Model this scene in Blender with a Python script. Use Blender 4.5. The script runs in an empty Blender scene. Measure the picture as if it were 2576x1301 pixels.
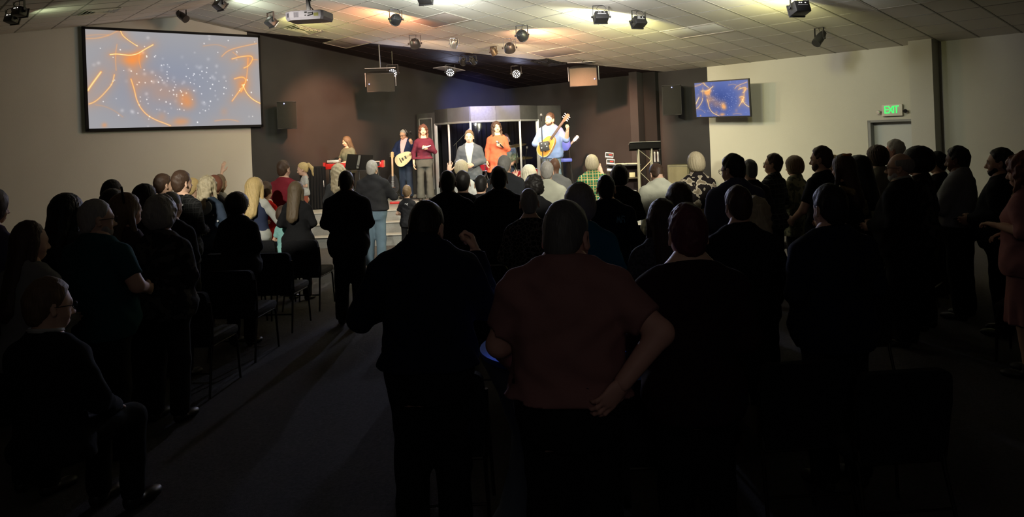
import bpy, bmesh, math, random
import numpy as np
from mathutils import Vector, Matrix, Euler
random.seed(7); RNG = np.random.RandomState(11)
PI = math.pi
SC = bpy.context.scene; COL = SC.collection
# ------------------------------------------------------------------ camera, world, exposure, main lights
CAM_H = 2.08; ROLL = math.radians(2.3); FPX = 1950.0; CX, CY = 1288.0, 335.0
cam_d = bpy.data.cameras.new('camera'); cam = bpy.data.objects.new('camera', cam_d); COL.objects.link(cam)
cam_d.sensor_width = 36.0; cam_d.lens = 36.0 * FPX / 2576.0
cam_d.shift_y = -(650.5 - CY) / 2576.0; cam_d.clip_end = 100; cam_d.clip_start = 0.05
# camera looks along +Y, rolled a little clockwise
Rm = Matrix(((math.cos(ROLL), math.sin(ROLL), 0), (0, 0, -1), (-math.sin(ROLL), math.cos(ROLL), 0)))
cam.matrix_world = Matrix.Translation((0, 0, CAM_H)) @ Rm.to_4x4()
SC.camera = cam
SC.view_settings.view_transform = 'Standard'; SC.view_settings.look = 'None'
SC.view_settings.exposure = 0.0; SC.view_settings.gamma = 1.0
SC.view_settings.use_curve_mapping = False
SC.cycles.max_bounces = 5; SC.cycles.diffuse_bounces = 3; SC.cycles.glossy_bounces = 2
SC.cycles.transmission_bounces = 3; SC.cycles.transparent_max_bounces = 8
SC.cycles.caustics_reflective = False; SC.cycles.caustics_refractive = False
SC.cycles.sample_clamp_indirect = 4.0
W = bpy.data.worlds.new('world'); SC.world = W; W.use_nodes = True
W.node_tree.nodes['Background'].inputs[0].default_value = (0.35, 0.36, 0.4, 1)
W.node_tree.nodes['Background'].inputs[1].default_value = 0.0
def at(x, y, Y):
    """world point at depth Y (metres in front of the camera) seen at pixel x, y of the 2576x1301 photograph"""
    a = (x - CX) / FPX; b = -(y - CY) / FPX
    return Vector(((a*math.cos(ROLL) + b*math.sin(ROLL))*Y, Y, CAM_H + (-a*math.sin(ROLL) + b*math.cos(ROLL))*Y))
def proj(P):
    z = P[2] - CAM_H
    if P[1] < .1: return (-9999, -9999)
    return (CX + FPX*(P[0]*math.cos(ROLL) - z*math.sin(ROLL))/P[1], CY - FPX*(P[0]*math.sin(ROLL) + z*math.cos(ROLL))/P[1])
# room axes: U runs to the right-hand wall, V to the left-hand (gable) wall
E1 = Vector((math.sin(math.radians(50)), math.cos(math.radians(50)), 0)); E2 = Vector((-math.sin(math.radians(40)), math.cos(math.radians(40)), 0))
def uv(u, v, z=0.0): return E1*u + E2*v + Vector((0, 0, z))
ROOM = Matrix(((E1.x, E2.x, 0, 0), (E1.y, E2.y, 0, 0), (0, 0, 1, 0), (0, 0, 0, 1)))
U_R, V_G, U_RIDGE, SL = 14.05, 17.0, 5.2, 1/6.
def ceil_z(u): return CAM_H + 3.597 - SL*(u if u > U_RIDGE else 2*U_RIDGE - u)
U_L, V_B = -3.65, -4.0
def aim(o, p, q):
    d = Vector(q) - Vector(p); o.location = p; o.rotation_euler = d.to_track_quat('-Z', 'Y').to_euler()
def spot(name, p, q, power, color, deg=50, blend=.6, size=.08):
    l = bpy.data.lights.new(name, 'SPOT'); l.energy = power; l.color = color; l.spot_size = math.radians(deg); l.spot_blend = blend; l.shadow_soft_size = size
    o = bpy.data.objects.new(name, l); COL.objects.link(o); aim(o, p, q); return o
def disk(name, p, q, power, color, size=.2):
    l = bpy.data.lights.new(name, 'AREA'); l.shape = 'DISK'; l.size = size; l.energy = power; l.color = color
    o = bpy.data.objects.new(name, l); COL.objects.link(o); aim(o, p, q); return o
def link(o): COL.objects.link(o); return o

# ------------------------------------------------------------------ materials
MATS = {}
def mat(name, col, rough=.7, metal=0., spec=.3, bump=0., bscale=60., var=.08, vscale=6., emit=None, estr=0., sheen=0.):
    if name in MATS: return MATS[name]
    m = bpy.data.materials.new(name); m.use_nodes = True; nt = m.node_tree; b = nt.nodes['Principled BSDF']
    b.inputs['Roughness'].default_value = rough; b.inputs['Metallic'].default_value = metal
    b.inputs['Specular IOR Level'].default_value = spec
    if sheen: b.inputs['Sheen Weight'].default_value = sheen
    tc = nt.nodes.new('ShaderNodeTexCoord'); n = nt.nodes.new('ShaderNodeTexNoise'); n.inputs['Scale'].default_value = vscale; n.inputs['Detail'].default_value = 3
    nt.links.new(tc.outputs['Object'], n.inputs['Vector'])
    mx = nt.nodes.new('ShaderNodeMix'); mx.data_type = 'RGBA'
    c = list(col)[:3]
    mx.inputs[6].default_value = [max(0, k*(1-var)) for k in c] + [1]; mx.inputs[7].default_value = [min(1, k*(1+var)) for k in c] + [1]
    nt.links.new(n.outputs['Fac'], mx.inputs[0]); nt.links.new(mx.outputs[2], b.inputs['Base Color'])
    if bump:
        n2 = nt.nodes.new('ShaderNodeTexNoise'); n2.inputs['Scale'].default_value = bscale; n2.inputs['Detail'].default_value = 2
        nt.links.new(tc.outputs['Object'], n2.inputs['Vector'])
        bp = nt.nodes.new('ShaderNodeBump'); bp.inputs['Strength'].default_value = bump; bp.inputs['Distance'].default_value = .01
        nt.links.new(n2.outputs['Fac'], bp.inputs['Height']); nt.links.new(bp.outputs['Normal'], b.inputs['Normal'])
    if emit:
        b.inputs['Emission Color'].default_value = list(emit)[:3] + [1]; b.inputs['Emission Strength'].default_value = estr
    m.diffuse_color = c + [1]; MATS[name] = m; return m
def cloth(name, col, var=.12, bump=.35): return mat(name, col, rough=.92, spec=.12, bump=bump, bscale=22, var=var, vscale=9)
def hairmat(name, col):
    if name in MATS: return MATS[name]
    m = mat(name, col, rough=.55, spec=.35, var=.35, vscale=8); nt = m.node_tree
    n = [k for k in nt.nodes if k.type == 'TEX_NOISE'][0]; tc = [k for k in nt.nodes if k.type == 'TEX_COORD'][0]
    mp = nt.nodes.new('ShaderNodeMapping'); mp.inputs['Scale'].default_value = (16, 16, 1.6)
    nt.links.new(tc.outputs['Object'], mp.inputs['Vector']); nt.links.new(mp.outputs['Vector'], n.inputs['Vector'])
    bp = nt.nodes.new('ShaderNodeBump'); bp.inputs['Strength'].default_value = .6; bp.inputs['Distance'].default_value = .006
    nt.links.new(n.outputs['Fac'], bp.inputs['Height']); nt.links.new(bp.outputs['Normal'], nt.nodes['Principled BSDF'].inputs['Normal'])
    return m
def nodes_of(name):
    m = bpy.data.materials.new(name); m.use_nodes = True; MATS[name] = m
    return m, m.node_tree, m.node_tree.nodes['Principled BSDF']
def plaid(name, base, c1, c2, sx=14., sz=14., w=.14):
    m, nt, b = nodes_of(name); b.inputs['Roughness'].default_value = .9; b.inputs['Specular IOR Level'].default_value = .1
    tc = nt.nodes.new('ShaderNodeTexCoord'); sp = nt.nodes.new('ShaderNodeSeparateXYZ'); nt.links.new(tc.outputs['Object'], sp.inputs[0])
    def band(ch, s, ph, wd):
        a = nt.nodes.new('ShaderNodeMath'); a.operation = 'MULTIPLY_ADD'; a.inputs[1].default_value = s; a.inputs[2].default_value = ph; nt.links.new(sp.outputs[ch], a.inputs[0])
        f = nt.nodes.new('ShaderNodeMath'); f.operation = 'FRACT'; nt.links.new(a.outputs[0], f.inputs[0])
        l = nt.nodes.new('ShaderNodeMath'); l.operation = 'LESS_THAN'; l.inputs[1].default_value = wd; nt.links.new(f.outputs[0], l.inputs[0]); return l.outputs[0]
    def mix(a, c, f):
        x = nt.nodes.new('ShaderNodeMix'); x.data_type = 'RGBA'; nt.links.new(f, x.inputs[0])
        if isinstance(a, tuple): x.inputs[6].default_value = a + (1,)
        else: nt.links.new(a, x.inputs[6])
        x.inputs[7].default_value = c + (1,); return x.outputs[2]
    h = mix(base, c1, band(0, sx, .1, w)); h = mix(h, c2, band(0, sx, .6, w*.6)); h = mix(h, c1, band(2, sz, .2, w)); h = mix(h, c2, band(2, sz, .75, w*.6))
    nt.links.new(h, b.inputs['Base Color']); return m
def spots(name, base, c1, scale=22., thr=.5, kind='VORONOI', c2=None):
    m, nt, b = nodes_of(name); b.inputs['Roughness'].default_value = .9; b.inputs['Specular IOR Level'].default_value = .1
    tc = nt.nodes.new('ShaderNodeTexCoord')
    if kind == 'VORONOI':
        v = nt.nodes.new('ShaderNodeTexVoronoi'); v.feature = 'DISTANCE_TO_EDGE'; v.inputs['Scale'].default_value = scale; out = v.outputs['Distance']
    else:
        v = nt.nodes.new('ShaderNodeTexNoise'); v.inputs['Scale'].default_value = scale; v.inputs['Detail'].default_value = 1; out = v.outputs['Fac']
    nt.links.new(tc.outputs['Object'], v.inputs['Vector'])
    r = nt.nodes.new('ShaderNodeValToRGB'); r.color_ramp.interpolation = 'CONSTANT' if kind == 'VORONOI' else 'LINEAR'
    r.color_ramp.elements[0].color = base + (1,); r.color_ramp.elements[1].position = thr; r.color_ramp.elements[1].color = c1 + (1,)
    if c2: e = r.color_ramp.elements.new(min(.99, thr+.12)); e.color = c2 + (1,)
    if kind != 'VORONOI': r.color_ramp.elements[0].position = thr - .02
    nt.links.new(out, r.inputs[0]); nt.links.new(r.outputs[0], b.inputs['Base Color']); return m
def emis(name, col, s):
    if name in MATS: return MATS[name]
    m = bpy.data.materials.new(name); m.use_nodes = True; nt = m.node_tree; nt.nodes.remove(nt.nodes['Principled BSDF'])
    e = nt.nodes.new('ShaderNodeEmission'); e.inputs[0].default_value = tuple(col) + (1,); e.inputs[1].default_value = s
    nt.links.new(e.outputs[0], nt.nodes['Material Output'].inputs[0]); MATS[name] = m; return m

# ------------------------------------------------------------------ mesh helpers
class MB:
    def __init__(s): s.v = []; s.f = []; s.sm = []
    def add(s, v, f, smooth=False):
        o = len(s.v); s.v += [tuple(p) for p in v]; s.f += [tuple(i+o for i in q) for q in f]; s.sm += [smooth]*len(f); return s
    def box(s, c, d, M=None, bev=0.):
        x, y, z = d[0]/2, d[1]/2, d[2]/2; c = Vector(c)
        if bev:
            b = min(bev, x*.9, y*.9, z*.9); bm = bmesh.new(); bmesh.ops.create_cube(bm, size=1)
            for v in bm.verts: v.co = Vector((v.co.x*2*x, v.co.y*2*y, v.co.z*2*z))
            bmesh.ops.bevel(bm, geom=bm.edges[:], offset=b, segments=2, affect='EDGES', profile=.6)
            bm.verts.index_update(); vs = [v.co.copy() for v in bm.verts]; fs = [[v.index for v in f.verts] for f in bm.faces]; bm.free()
        else:
            vs = [Vector((a*x, bb*y, e*z)) for a in (-1, 1) for bb in (-1, 1) for e in (-1, 1)]
            fs = [(0,1,3,2), (4,6,7,5), (0,4,5,1), (2,3,7,6), (0,2,6,4), (1,5,7,3)]
        vs = [(M @ v if M else v) + c for v in vs]; return s.add(vs, fs, bool(bev))
    def tube(s, pts, r, n=8, cap=True, closed=False):
        pts = [Vector(p) for p in pts]; m = len(pts); rs = r if isinstance(r, (list, tuple)) else [r]*m
        ring = []; nrm = None
        for i, p in enumerate(pts):
            if closed: t = pts[(i+1) % m] - pts[i-1]
            else: t = pts[min(i+1, m-1)] - pts[max(i-1, 0)]
            t.normalize()
            if nrm is None: nrm = t.orthogonal().normalized()
            nrm = (nrm - t*nrm.dot(t)).normalized(); b = t.cross(nrm)
            ring.append([p + (nrm*math.cos(2*PI*k/n) + b*math.sin(2*PI*k/n))*rs[i] for k in range(n)])
        vs = [q for R in ring for q in R]; fs = []
        for i in range(m if closed else m-1):
            j = (i+1) % m
            for k in range(n): fs.append((i*n+k, i*n+(k+1) % n, j*n+(k+1) % n, j*n+k))
        if cap and not closed: fs.append(tuple(reversed(range(n)))); fs.append(tuple((m-1)*n+k for k in range(n)))
        return s.add(vs, fs, True)
    def lathe(s, prof, n=20, M=None, cap=True):
        vs = []; fs = []
        for (r, z) in prof: vs += [Vector((r*math.cos(2*PI*k/n), r*math.sin(2*PI*k/n), z)) for k in range(n)]
        for i in range(len(prof)-1):
            for k in range(n): fs.append((i*n+k, i*n+(k+1) % n, (i+1)*n+(k+1) % n, (i+1)*n+k))
        if cap: fs.append(tuple(reversed(range(n)))); fs.append(tuple((len(prof)-1)*n+k for k in range(n)))
        if M: vs = [M @ v for v in vs]
        return s.add(vs, fs, True)
    def prism(s, out, t, M=None, y0=0.):
        """outline in the xz plane, thickness t along y"""
        n = len(out); vs = [Vector((x, y0, z)) for x, z in out] + [Vector((x, y0+t, z)) for x, z in out]
        fs = [tuple(range(n)), tuple(reversed(range(n, 2*n)))] + [(i, n+i, n+(i+1) % n, (i+1) % n) for i in range(n)]
        if M: vs = [M @ v for v in vs]
        return s.add(vs, fs)
    def obj(s, name, m, parent=None, mx=None):
        me = bpy.data.meshes.new(name); me.from_pydata(s.v, [], s.f); me.materials.append(m)
        me.polygons.foreach_set('use_smooth', s.sm); me.update()
        bm = bmesh.new(); bm.from_mesh(me); bmesh.ops.recalc_face_normals(bm, faces=bm.faces[:])
        for e in bm.edges:
            if len(e.link_faces) == 2 and e.calc_face_angle(0) > .7: e.smooth = False
        bm.to_mesh(me); bm.free()
        o = bpy.data.objects.new(name, me); link(o)
        if mx is not None: o.matrix_local = mx
        if parent: o.parent = parent
        return o
def empty(name, loc=(0, 0, 0), rz=0., mx=None):
    o = bpy.data.objects.new(name, None); link(o); o.empty_display_size = .1
    if mx is not None: o.matrix_world = mx
    else: o.location = loc; o.rotation_euler = (0, 0, rz)
    return o
def tag(o, label=None, cat=None, group=None, kind=None):
    if label: o['label'] = label
    if cat: o['category'] = cat
    if group: o['group'] = group
    if kind: o['kind'] = kind
    return o
def kids(o): return [c for c in bpy.data.objects if c.parent == o]
CH = {}
def reg(root):
    """remember a prototype's tree so that copying needs no search"""
    def walk(o): return (o, [walk(c) for c in kids(o)])
    CH[root.name] = walk(root); return root
def dup(root, mx, label=None, group=None):
    def cp(t, par):
        c = t[0].copy(); link(c); c.parent = par
        for k in t[1]: cp(k, c)
        return c
    c = cp(CH[root.name], None); c.matrix_world = mx
    if label: c['label'] = label
    if group: c['group'] = group
    return c
def TR(loc, rz=0., rx=0., ry=0., s=1.): return Matrix.Translation(loc) @ Euler((rx, ry, rz)).to_matrix().to_4x4() @ Matrix.Scale(s, 4)
BLACK = mat('black plastic', (.012, .012, .013), rough=.5, spec=.4)
BLKM = mat('black painted metal', (.015, .015, .016), rough=.42, spec=.5)
CHROME = mat('chrome', (.6, .6, .62), rough=.2, metal=1.)
STEEL = mat('brushed steel', (.42, .43, .44), rough=.4, metal=.9)
# ------------------------------------------------------------------ room shell
def paint_mat(name, white, black, edge):
    """wall or ceiling paint: light, and black past a real painted edge (edge = list of (axis vector, offset) giving the painted side)"""
    m, nt, b = nodes_of(name); b.inputs['Roughness'].default_value = .8; b.inputs['Specular IOR Level'].default_value = .25
    g = nt.nodes.new('ShaderNodeNewGeometry')
    d = nt.nodes.new('ShaderNodeVectorMath'); d.operation = 'DOT_PRODUCT'; d.inputs[1].default_value = edge[0]; nt.links.new(g.outputs['Position'], d.inputs[0])
    gt = nt.nodes.new('ShaderNodeMath'); gt.operation = 'GREATER_THAN'; gt.inputs[1].default_value = edge[1]; nt.links.new(d.outputs['Value'], gt.inputs[0])
    n = nt.nodes.new('ShaderNodeTexNoise'); n.inputs['Scale'].default_value = 1.3; n.inputs['Detail'].default_value = 5; nt.links.new(g.outputs['Position'], n.inputs['Vector'])
    def two(c, v):
        x = nt.nodes.new('ShaderNodeMix'); x.data_type = 'RGBA'; x.inputs[6].default_value = [k*(1-v) for k in c]+[1]; x.inputs[7].default_value = [k*(1+v) for k in c]+[1]
        nt.links.new(n.outputs['Fac'], x.inputs[0]); return x.outputs[2]
    x = nt.nodes.new('ShaderNodeMix'); x.data_type = 'RGBA'; nt.links.new(gt.outputs[0], x.inputs[0]); nt.links.new(two(white, .05), x.inputs[6]); nt.links.new(two(black, .35), x.inputs[7])
    nt.links.new(x.outputs[2], b.inputs['Base Color'])
    n2 = nt.nodes.new('ShaderNodeTexNoise'); n2.inputs['Scale'].default_value = 90; nt.links.new(g.outputs['Position'], n2.inputs['Vector'])
    bp = nt.nodes.new('ShaderNodeBump'); bp.inputs['Strength'].default_value = .15; bp.inputs['Distance'].default_value = .005; nt.links.new(n2.outputs['Fac'], bp.inputs['Height']); nt.links.new(bp.outputs['Normal'], b.inputs['Normal'])
    return m
BLKPAINT = (.022, .0215, .022)
ceil_m = paint_mat('ceiling paint', (.62, .60, .55), (.022, .014, .016), ((-.05/1.0, 1, 0), 17.5))
gable_m = paint_mat('left wall paint', (.36, .352, .32), BLKPAINT, (tuple(E1), 6.66))
right_m = paint_mat('right wall paint', (.44, .435, .37), BLKPAINT, (tuple(E2), 10.1))
plain_m = mat('light wall paint', (.42, .415, .37), rough=.85, bump=.1, bscale=90, var=.04, vscale=1.2)
blackwall_m = mat('black wall paint', BLKPAINT, rough=.75, bump=.12, bscale=60, var=.4, vscale=1.1)
carpet_m = mat('dark grey carpet', (.085, .08, .078), rough=1., spec=.05, bump=.8, bscale=260, var=.45, vscale=55)
stage_m = mat('grey stage carpet', (.30, .30, .285), rough=1., spec=.05, bump=.6, bscale=220, var=.18, vscale=40)
# floor
o = MB().box((0, 0, 0), (U_R-U_L+.6, V_G-V_B+.6, .2)).obj('floor', carpet_m, mx=ROOM @ Matrix.Translation(((U_R+U_L)/2, (V_G+V_B)/2, -.1)))
tag(o, kind='structure')
def wall(name, a, b, th, h0, h1, m):
    """vertical wall a->b (u,v), thickness th to its left; h0, h1 heights at the ends (and ridge if list)"""
    a = uv(*a); b = uv(*b); d = (b-a).normalized(); n = Vector((-d.y, d.x, 0)); hs = [(0., h0), (1., h1)] if not isinstance(h0, list) else h0
    L = (b-a).length; mb = MB(); out = [(0, -.1)] + [(L, -.1)] + [(t*L, z) for t, z in reversed(hs)]
    M = Matrix((( d.x, n.x, 0, a.x), (d.y, n.y, 0, a.y), (0, 0, 1, 0), (0, 0, 0, 1)))
    mb.prism(out, th, M); return tag(mb.obj(name, m), kind='structure')
L = U_R - U_L
t_r = (U_RIDGE-U_L)/L
wall('wall_left', (U_R, V_G), (U_L, V_G), -.2, [(0, ceil_z(U_R)+.1), (1-t_r, ceil_z(U_RIDGE)+.1), (1, ceil_z(U_L)+.1)], None, gable_m)
back_m = mat('dark brown rear wall', (.06, .05, .045), rough=.9)
wall('wall_back', (U_L, V_B), (U_R, V_B), -.2, [(0, ceil_z(U_L)+.1), (t_r, ceil_z(U_RIDGE)+.1), (1, ceil_z(U_R)+.1)], None, back_m)
wall('wall_front', (U_L, V_G), (U_L, V_B), -.2, ceil_z(U_L)+.1, ceil_z(U_L)+.1, back_m)
# right wall with its door opening v 5.85..6.65, 2.05 high
mb = MB(); zt = ceil_z(U_R)+.1
def wr(v0, v1, z0, z1): mb.box((U_R+.1, (v0+v1)/2, (z0+z1)/2), (.2, v1-v0, z1-z0))
wr(6.66, V_G, -.1, zt); wr(V_B, 5.84, -.1, zt); wr(5.84, 6.66, 2.05, zt)
tag(mb.obj('wall_right', right_m, mx=ROOM), kind='structure')
# shallow pilaster beside the door, deeper bay behind it
pil = MB().box((13.92, 5.59, 1.7), (.27, .38, 3.6)); tag(pil.obj('trim_1', plain_m, mx=ROOM), kind='structure')
# door in its recess
dm = mat('pale grey door paint', (.42, .44, .42), rough=.5, var=.03)
d = tag(MB().box((U_R+.16, 6.25, 1.02), (.045, .80, 2.04)).obj('door_1', dm, mx=ROOM), kind='structure')
fm = mat('grey steel frame paint', (.2, .205, .2), rough=.5)
f = MB(); f.box((U_R+.08, 6.63, 1.02), (.16, .05, 2.05)); f.box((U_R+.08, 5.86, 1.02), (.16, .05, 2.05)); f.box((U_R+.08, 6.25, 2.03), (.16, .8, .04)); f.obj('door_frame', fm, d, mx=None)
h = MB().tube([(U_R+.13, 6.52, 1.0), (U_R+.08, 6.52, 1.0), (U_R+.08, 6.42, 1.0)], .011).obj('door_handle', STEEL, d)
for c in kids(d): c.matrix_parent_inverse = Matrix()
# baseboards
bbm = mat('black rubber baseboard', (.02, .02, .02), rough=.6)
tag(MB().box((3., V_G-.01, .05), (12, .02, .1)).obj('baseboard_left', bbm, mx=ROOM), kind='structure')
tag(MB().box((U_R-.01, 8.4, .05), (.02, 3.4, .1)).obj('baseboard_right', bbm, mx=ROOM), kind='structure')
# ceiling: backing slabs, T-bars and lay-in tiles
ce = MB()
for (ua, ub) in ((U_RIDGE, U_R+.2), (U_RIDGE, U_L-.2)):
    za, zb = ceil_z(ua)+.06, ceil_z(ub)+.06
    if ub > ua: P = [(ua, za), (ub, zb), (ub, zb+.1), (ua, za+.1)]
    else: P = [(ub, zb), (ua, za), (ua, za+.1), (ub, zb+.1)]
    ce.prism(P, V_G-V_B+.4, y0=V_B-.2)
ceiling = tag(ce.obj('ceiling', ceil_m, mx=ROOM), kind='structure')
T = .6096; SA = math.sqrt(1+SL*SL)
I0, J0 = 10.816, 15.568          # tile lattice fitted to the photograph's grid
def tile_pt(i, j, left=False):
    s = (j+J0)*T/SA; u = s; v = (i+I0)*T
    if left: u = 2*U_RIDGE - u
    return u, v, ceil_z(u)
tm = MB(); tm.add([(-.298, -.298, .012), (.298, -.298, .012), (.298, .298, .012), (-.298, .298, .012), (-.288, -.288, .0), (.288, -.288, 0), (.288, .288, 0), (-.288, .288, 0)],
                  [(0,1,2,3), (4,7,6,5), (0,4,5,1), (1,5,6,2), (2,6,7,3), (3,7,4,0)])
tile0 = tm.obj('ceiling_tile', ceil_m); tmesh = tile0.data; bpy.data.objects.remove(tile0)
troffers = {(8, -2, 2): 1, (14, -2, 2): 1, (8, 3, 2): 1, (2, 3, 2): 1, (-4, 3, 2): 1}   # i, j, length along i
skip = {}
for (i, j, n) in troffers:
    for k in range(n): skip[(i+k, j)] = (i, j, n)
for k in range(1): skip[(15, 3)] = ('white',)
skip[(10, 4)] = ('vent',); skip[(14, -4)] = ('ventw',)
def tile_mx(u, v, left):
    a = math.atan(SL) * (-1 if left else 1)
    return Matrix.Translation((u, v, ceil_z(u)+.004)) @ Matrix.Rotation(a, 4, 'Y')
rest = MB(); ntile = 0
jr = int(math.floor((U_RIDGE*SA/T) - J0))
cand = []
for left in (False, True):
    for j in range(jr, 9):
        for i in range(-20, 19):
            u, v, z = tile_pt(i+.5, j+.5, left)
            if v > V_G-.1 or v < V_B+.1 or u > U_R-.02 or u < U_L: continue
            if not left and u < U_RIDGE+.1: continue
            if left and u > U_RIDGE-.1: continue
            if not left and (i, j) in skip: continue
            P = uv(u, v, z); pr = proj(P); vis = P.y > 1 and -60 < pr[0] < 2640 and pr[1] > -40
            cand.append((0 if vis else 1, P.length, u, v, left))
cand.sort()
for (hid, _, u, v, left) in cand:
    if not hid and ntile < 298:
        o = bpy.data.objects.new('ceiling_tile', tmesh); link(o); o.parent = ceiling; o.matrix_local = tile_mx(u, v, left); ntile += 1
        o.matrix_parent_inverse = Matrix()
    else:
        M = tile_mx(u, v, left); rest.add([M @ Vector(q) for q in tm.v], tm.f)
ro = rest.obj('ceiling_tiles_beyond', ceil_m, ceiling); tag(ro, kind='stuff'); ro.name = 'ceiling_tile_field'
bar_m = paint_mat('grid paint', (.34, .33, .30), (.022, .014, .016), ((-.05/1.0, 1, 0), 17.5)); bars = MB()
for left in (False, True):
    ue = U_R if not left else U_L
    for i in range(-20, 19):
        v = (i+I0)*T
        if not V_B < v < V_G: continue
        a, b = (U_RIDGE, v, ceil_z(U_RIDGE)), (ue, v, ceil_z(ue))
        bars.add([(a[0], v-.012, a[2]), (b[0], v-.012, b[2]), (b[0], v+.012, b[2]), (a[0], v+.012, a[2]), (a[0], v-.012, a[2]+.03), (b[0], v-.012, b[2]+.03), (b[0], v+.012, b[2]+.03), (a[0], v+.012, a[2]+.03)], [(0,1,2,3), (0,4,5,1), (3,2,6,7)])
    for j in range(jr, 9):
        u, _, z = tile_pt(0, j, left)
        if (not left and not U_RIDGE < u < U_R) or (left and not U_L < u < U_RIDGE): continue
        bars.box((u, (V_G+V_B)/2, z+.014), (.022, V_G-V_B, .022))
tag(bars.obj('ceiling_grid', bar_m, ceiling), kind='stuff')
# unlit troffers, bare tile and vents set in the ceiling
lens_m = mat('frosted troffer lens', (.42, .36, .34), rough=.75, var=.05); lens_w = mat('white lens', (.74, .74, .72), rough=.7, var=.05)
tname = {(8, -2, 2): ('unlit long ceiling light nearest the middle of the ceiling', 0), (14, -2, 2): ('unlit long ceiling light crossing the black ceiling edge at left', 0),
         (8, 3, 2): ('unlit long ceiling light at the black ceiling edge above the stage centre', 0), (2, 3, 2): ('unlit pale long ceiling light right of the box spotlights', 1), (-4, 3, 2): ('unlit pale long ceiling light at top right by the frame edge', 1)}
for (i, j, n) in troffers:
    u, v, z = tile_pt(i+n/2, j+.5); t = empty('ceiling_light', mx=ROOM @ tile_mx(u, v, False) @ Matrix.Translation((0, 0, -.02)))
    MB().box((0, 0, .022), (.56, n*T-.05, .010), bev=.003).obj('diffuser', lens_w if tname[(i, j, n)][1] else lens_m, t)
    fr = MB()
    for s in (-1, 1): fr.box((s*.292, 0, .020), (.024, n*T-.01, .016)); fr.box((0, s*(n*T/2-.018), .020), (.6, .024, .016))
    fr.obj('frame', mat('troffer frame', (.5, .46, .42), rough=.5), t)
    tag(t, tname[(i, j, n)][0], 'ceiling light', 'unlit ceiling lights')
u, v, z = tile_pt(15.5, 3.5); M = ROOM @ tile_mx(u, v, False)
o = MB().box((0, 0, 0), (.59, .59, .02), bev=.004).obj('ceiling_panel', mat('unpainted tile', (.55, .5, .55), rough=.7), mx=M @ Matrix.Translation((0, 0, -.004)))
tag(o, 'unpainted pale ceiling panel left in the black ceiling behind the stage light', 'ceiling panel')
def vent(i, j, left, m, label, back):
    u, v, z = tile_pt(i+.5, j+.5, left); t = empty('ceiling_vent', mx=ROOM @ tile_mx(u, v, left) @ Matrix.Translation((0, 0, -.012)))
    MB().box((0, 0, .012), (.5, .5, .006)).obj('backing', back, t)
    for k in range(4):
        r = .28 - k*.065; q = MB()
        for s in (-1, 1):
            q.box((s*r, 0, -.002*k), (.03, 2*r+.03, .008), Euler((0, s*.5, 0)).to_matrix()); q.box((0, s*r, -.002*k), (2*r+.03, .03, .008), Euler((-s*.5, 0, 0)).to_matrix())
        q.obj('louvre', m, t)
    return tag(t, label, 'vent', None)
vm = mat('white vent metal', (.5, .47, .42), rough=.45); vb = mat('dark vent throat', (.05, .045, .04)); vk = mat('black vent metal', (.03, .03, .035), rough=.5)
vent(14, -4, False, vm, 'white square ceiling vent below the projector', vb)
vent(10, 4, False, vk, 'black square ceiling vent in the black ceiling above the stage', BLACK)
# vent on the far slope (left)
def from_ceiling(x, y, left=False):
    best = None
    n = Vector((E1.x*SL, E1.y*SL, 1)) if not left else Vector((-E1.x*SL, -E1.y*SL, 1))
    dd = CAM_H+3.597 if not left else CAM_H+3.597-2*U_RIDGE*SL
    p = at(x, y, 1.0); o = Vector((0, 0, CAM_H)); r = p - o; t = (dd - n.dot(o))/n.dot(r); return o + r*t
P = from_ceiling(252, 28, True); u, v = P.dot(E1), P.dot(E2)
t = vent(0, 0, True, vm, 'white square ceiling vent above the projection screen', vb); t.matrix_world = ROOM @ tile_mx(u, v, True) @ Matrix.Translation((0, 0, -.012))

# ------------------------------------------------------------------ stage platform and steps
SY, SZ = 15.8, .6
def plat(y0, xl, xr, z0, z1, poly=None):
    pts = poly or [(xl, y0), (xr, y0), (xr, y0+.8), (xl, y0+.8)]
    n = len(pts); mb = MB(); vs = [(x, y, z0) for x, y in pts] + [(x, y, z1) for x, y in pts]
    mb.add(vs, [tuple(reversed(range(n))), tuple(range(n, 2*n))] + [(i, (i+1) % n, n+(i+1) % n, n+i) for i in range(n)]); return mb
cw = uv(U_R-.005, V_G-.005)
gl = uv(8.05, V_G-.005); rr = uv(U_R-.005, 10.6)
stage = plat(0, 0, 0, 0, SZ, [(-4.5, SY), (3.35, SY), (rr.x, rr.y), (cw.x, cw.y), (gl.x, gl.y)]).obj('stage_platform', stage_m)
tag(stage, 'grey carpeted stage platform filling the corner of the hall', 'stage')
for k, (y0, z1) in enumerate(((15.0, .2), (15.4, .4))):
    st = plat(0, 0, 0, 0, z1, [(-4.45, y0), (3.3, y0), (3.3, SY-.002 if k else 15.398), (-4.45, SY-.002 if k else 15.398)]).obj('step', stage_m, stage)
nose = mat('pale step nosing', (.5, .5, .47), rough=.6)
for k, (y0, z1) in enumerate(((15.0, .2), (15.4, .4), (15.8, .6))):
    MB().box((-.575, y0+.01, z1+.004), (7.7, .05, .012)).obj('nosing', nose, stage)
# slanted black wing wall right of the stage; near-black slab paints the niche's shade
wing = MB(); wing.box((13.90, 11.96, 2.0), (.28, .24, 2.85)); tag(wing.obj('trim_2', blackwall_m, mx=ROOM), kind='structure')
tag(MB().box((13.98, 11.62, 2.0), (.1, .36, 2.75)).obj('niche_slab', mat('niche shade', (.006, .006, .006), rough=.9), mx=ROOM), kind='structure')
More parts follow.
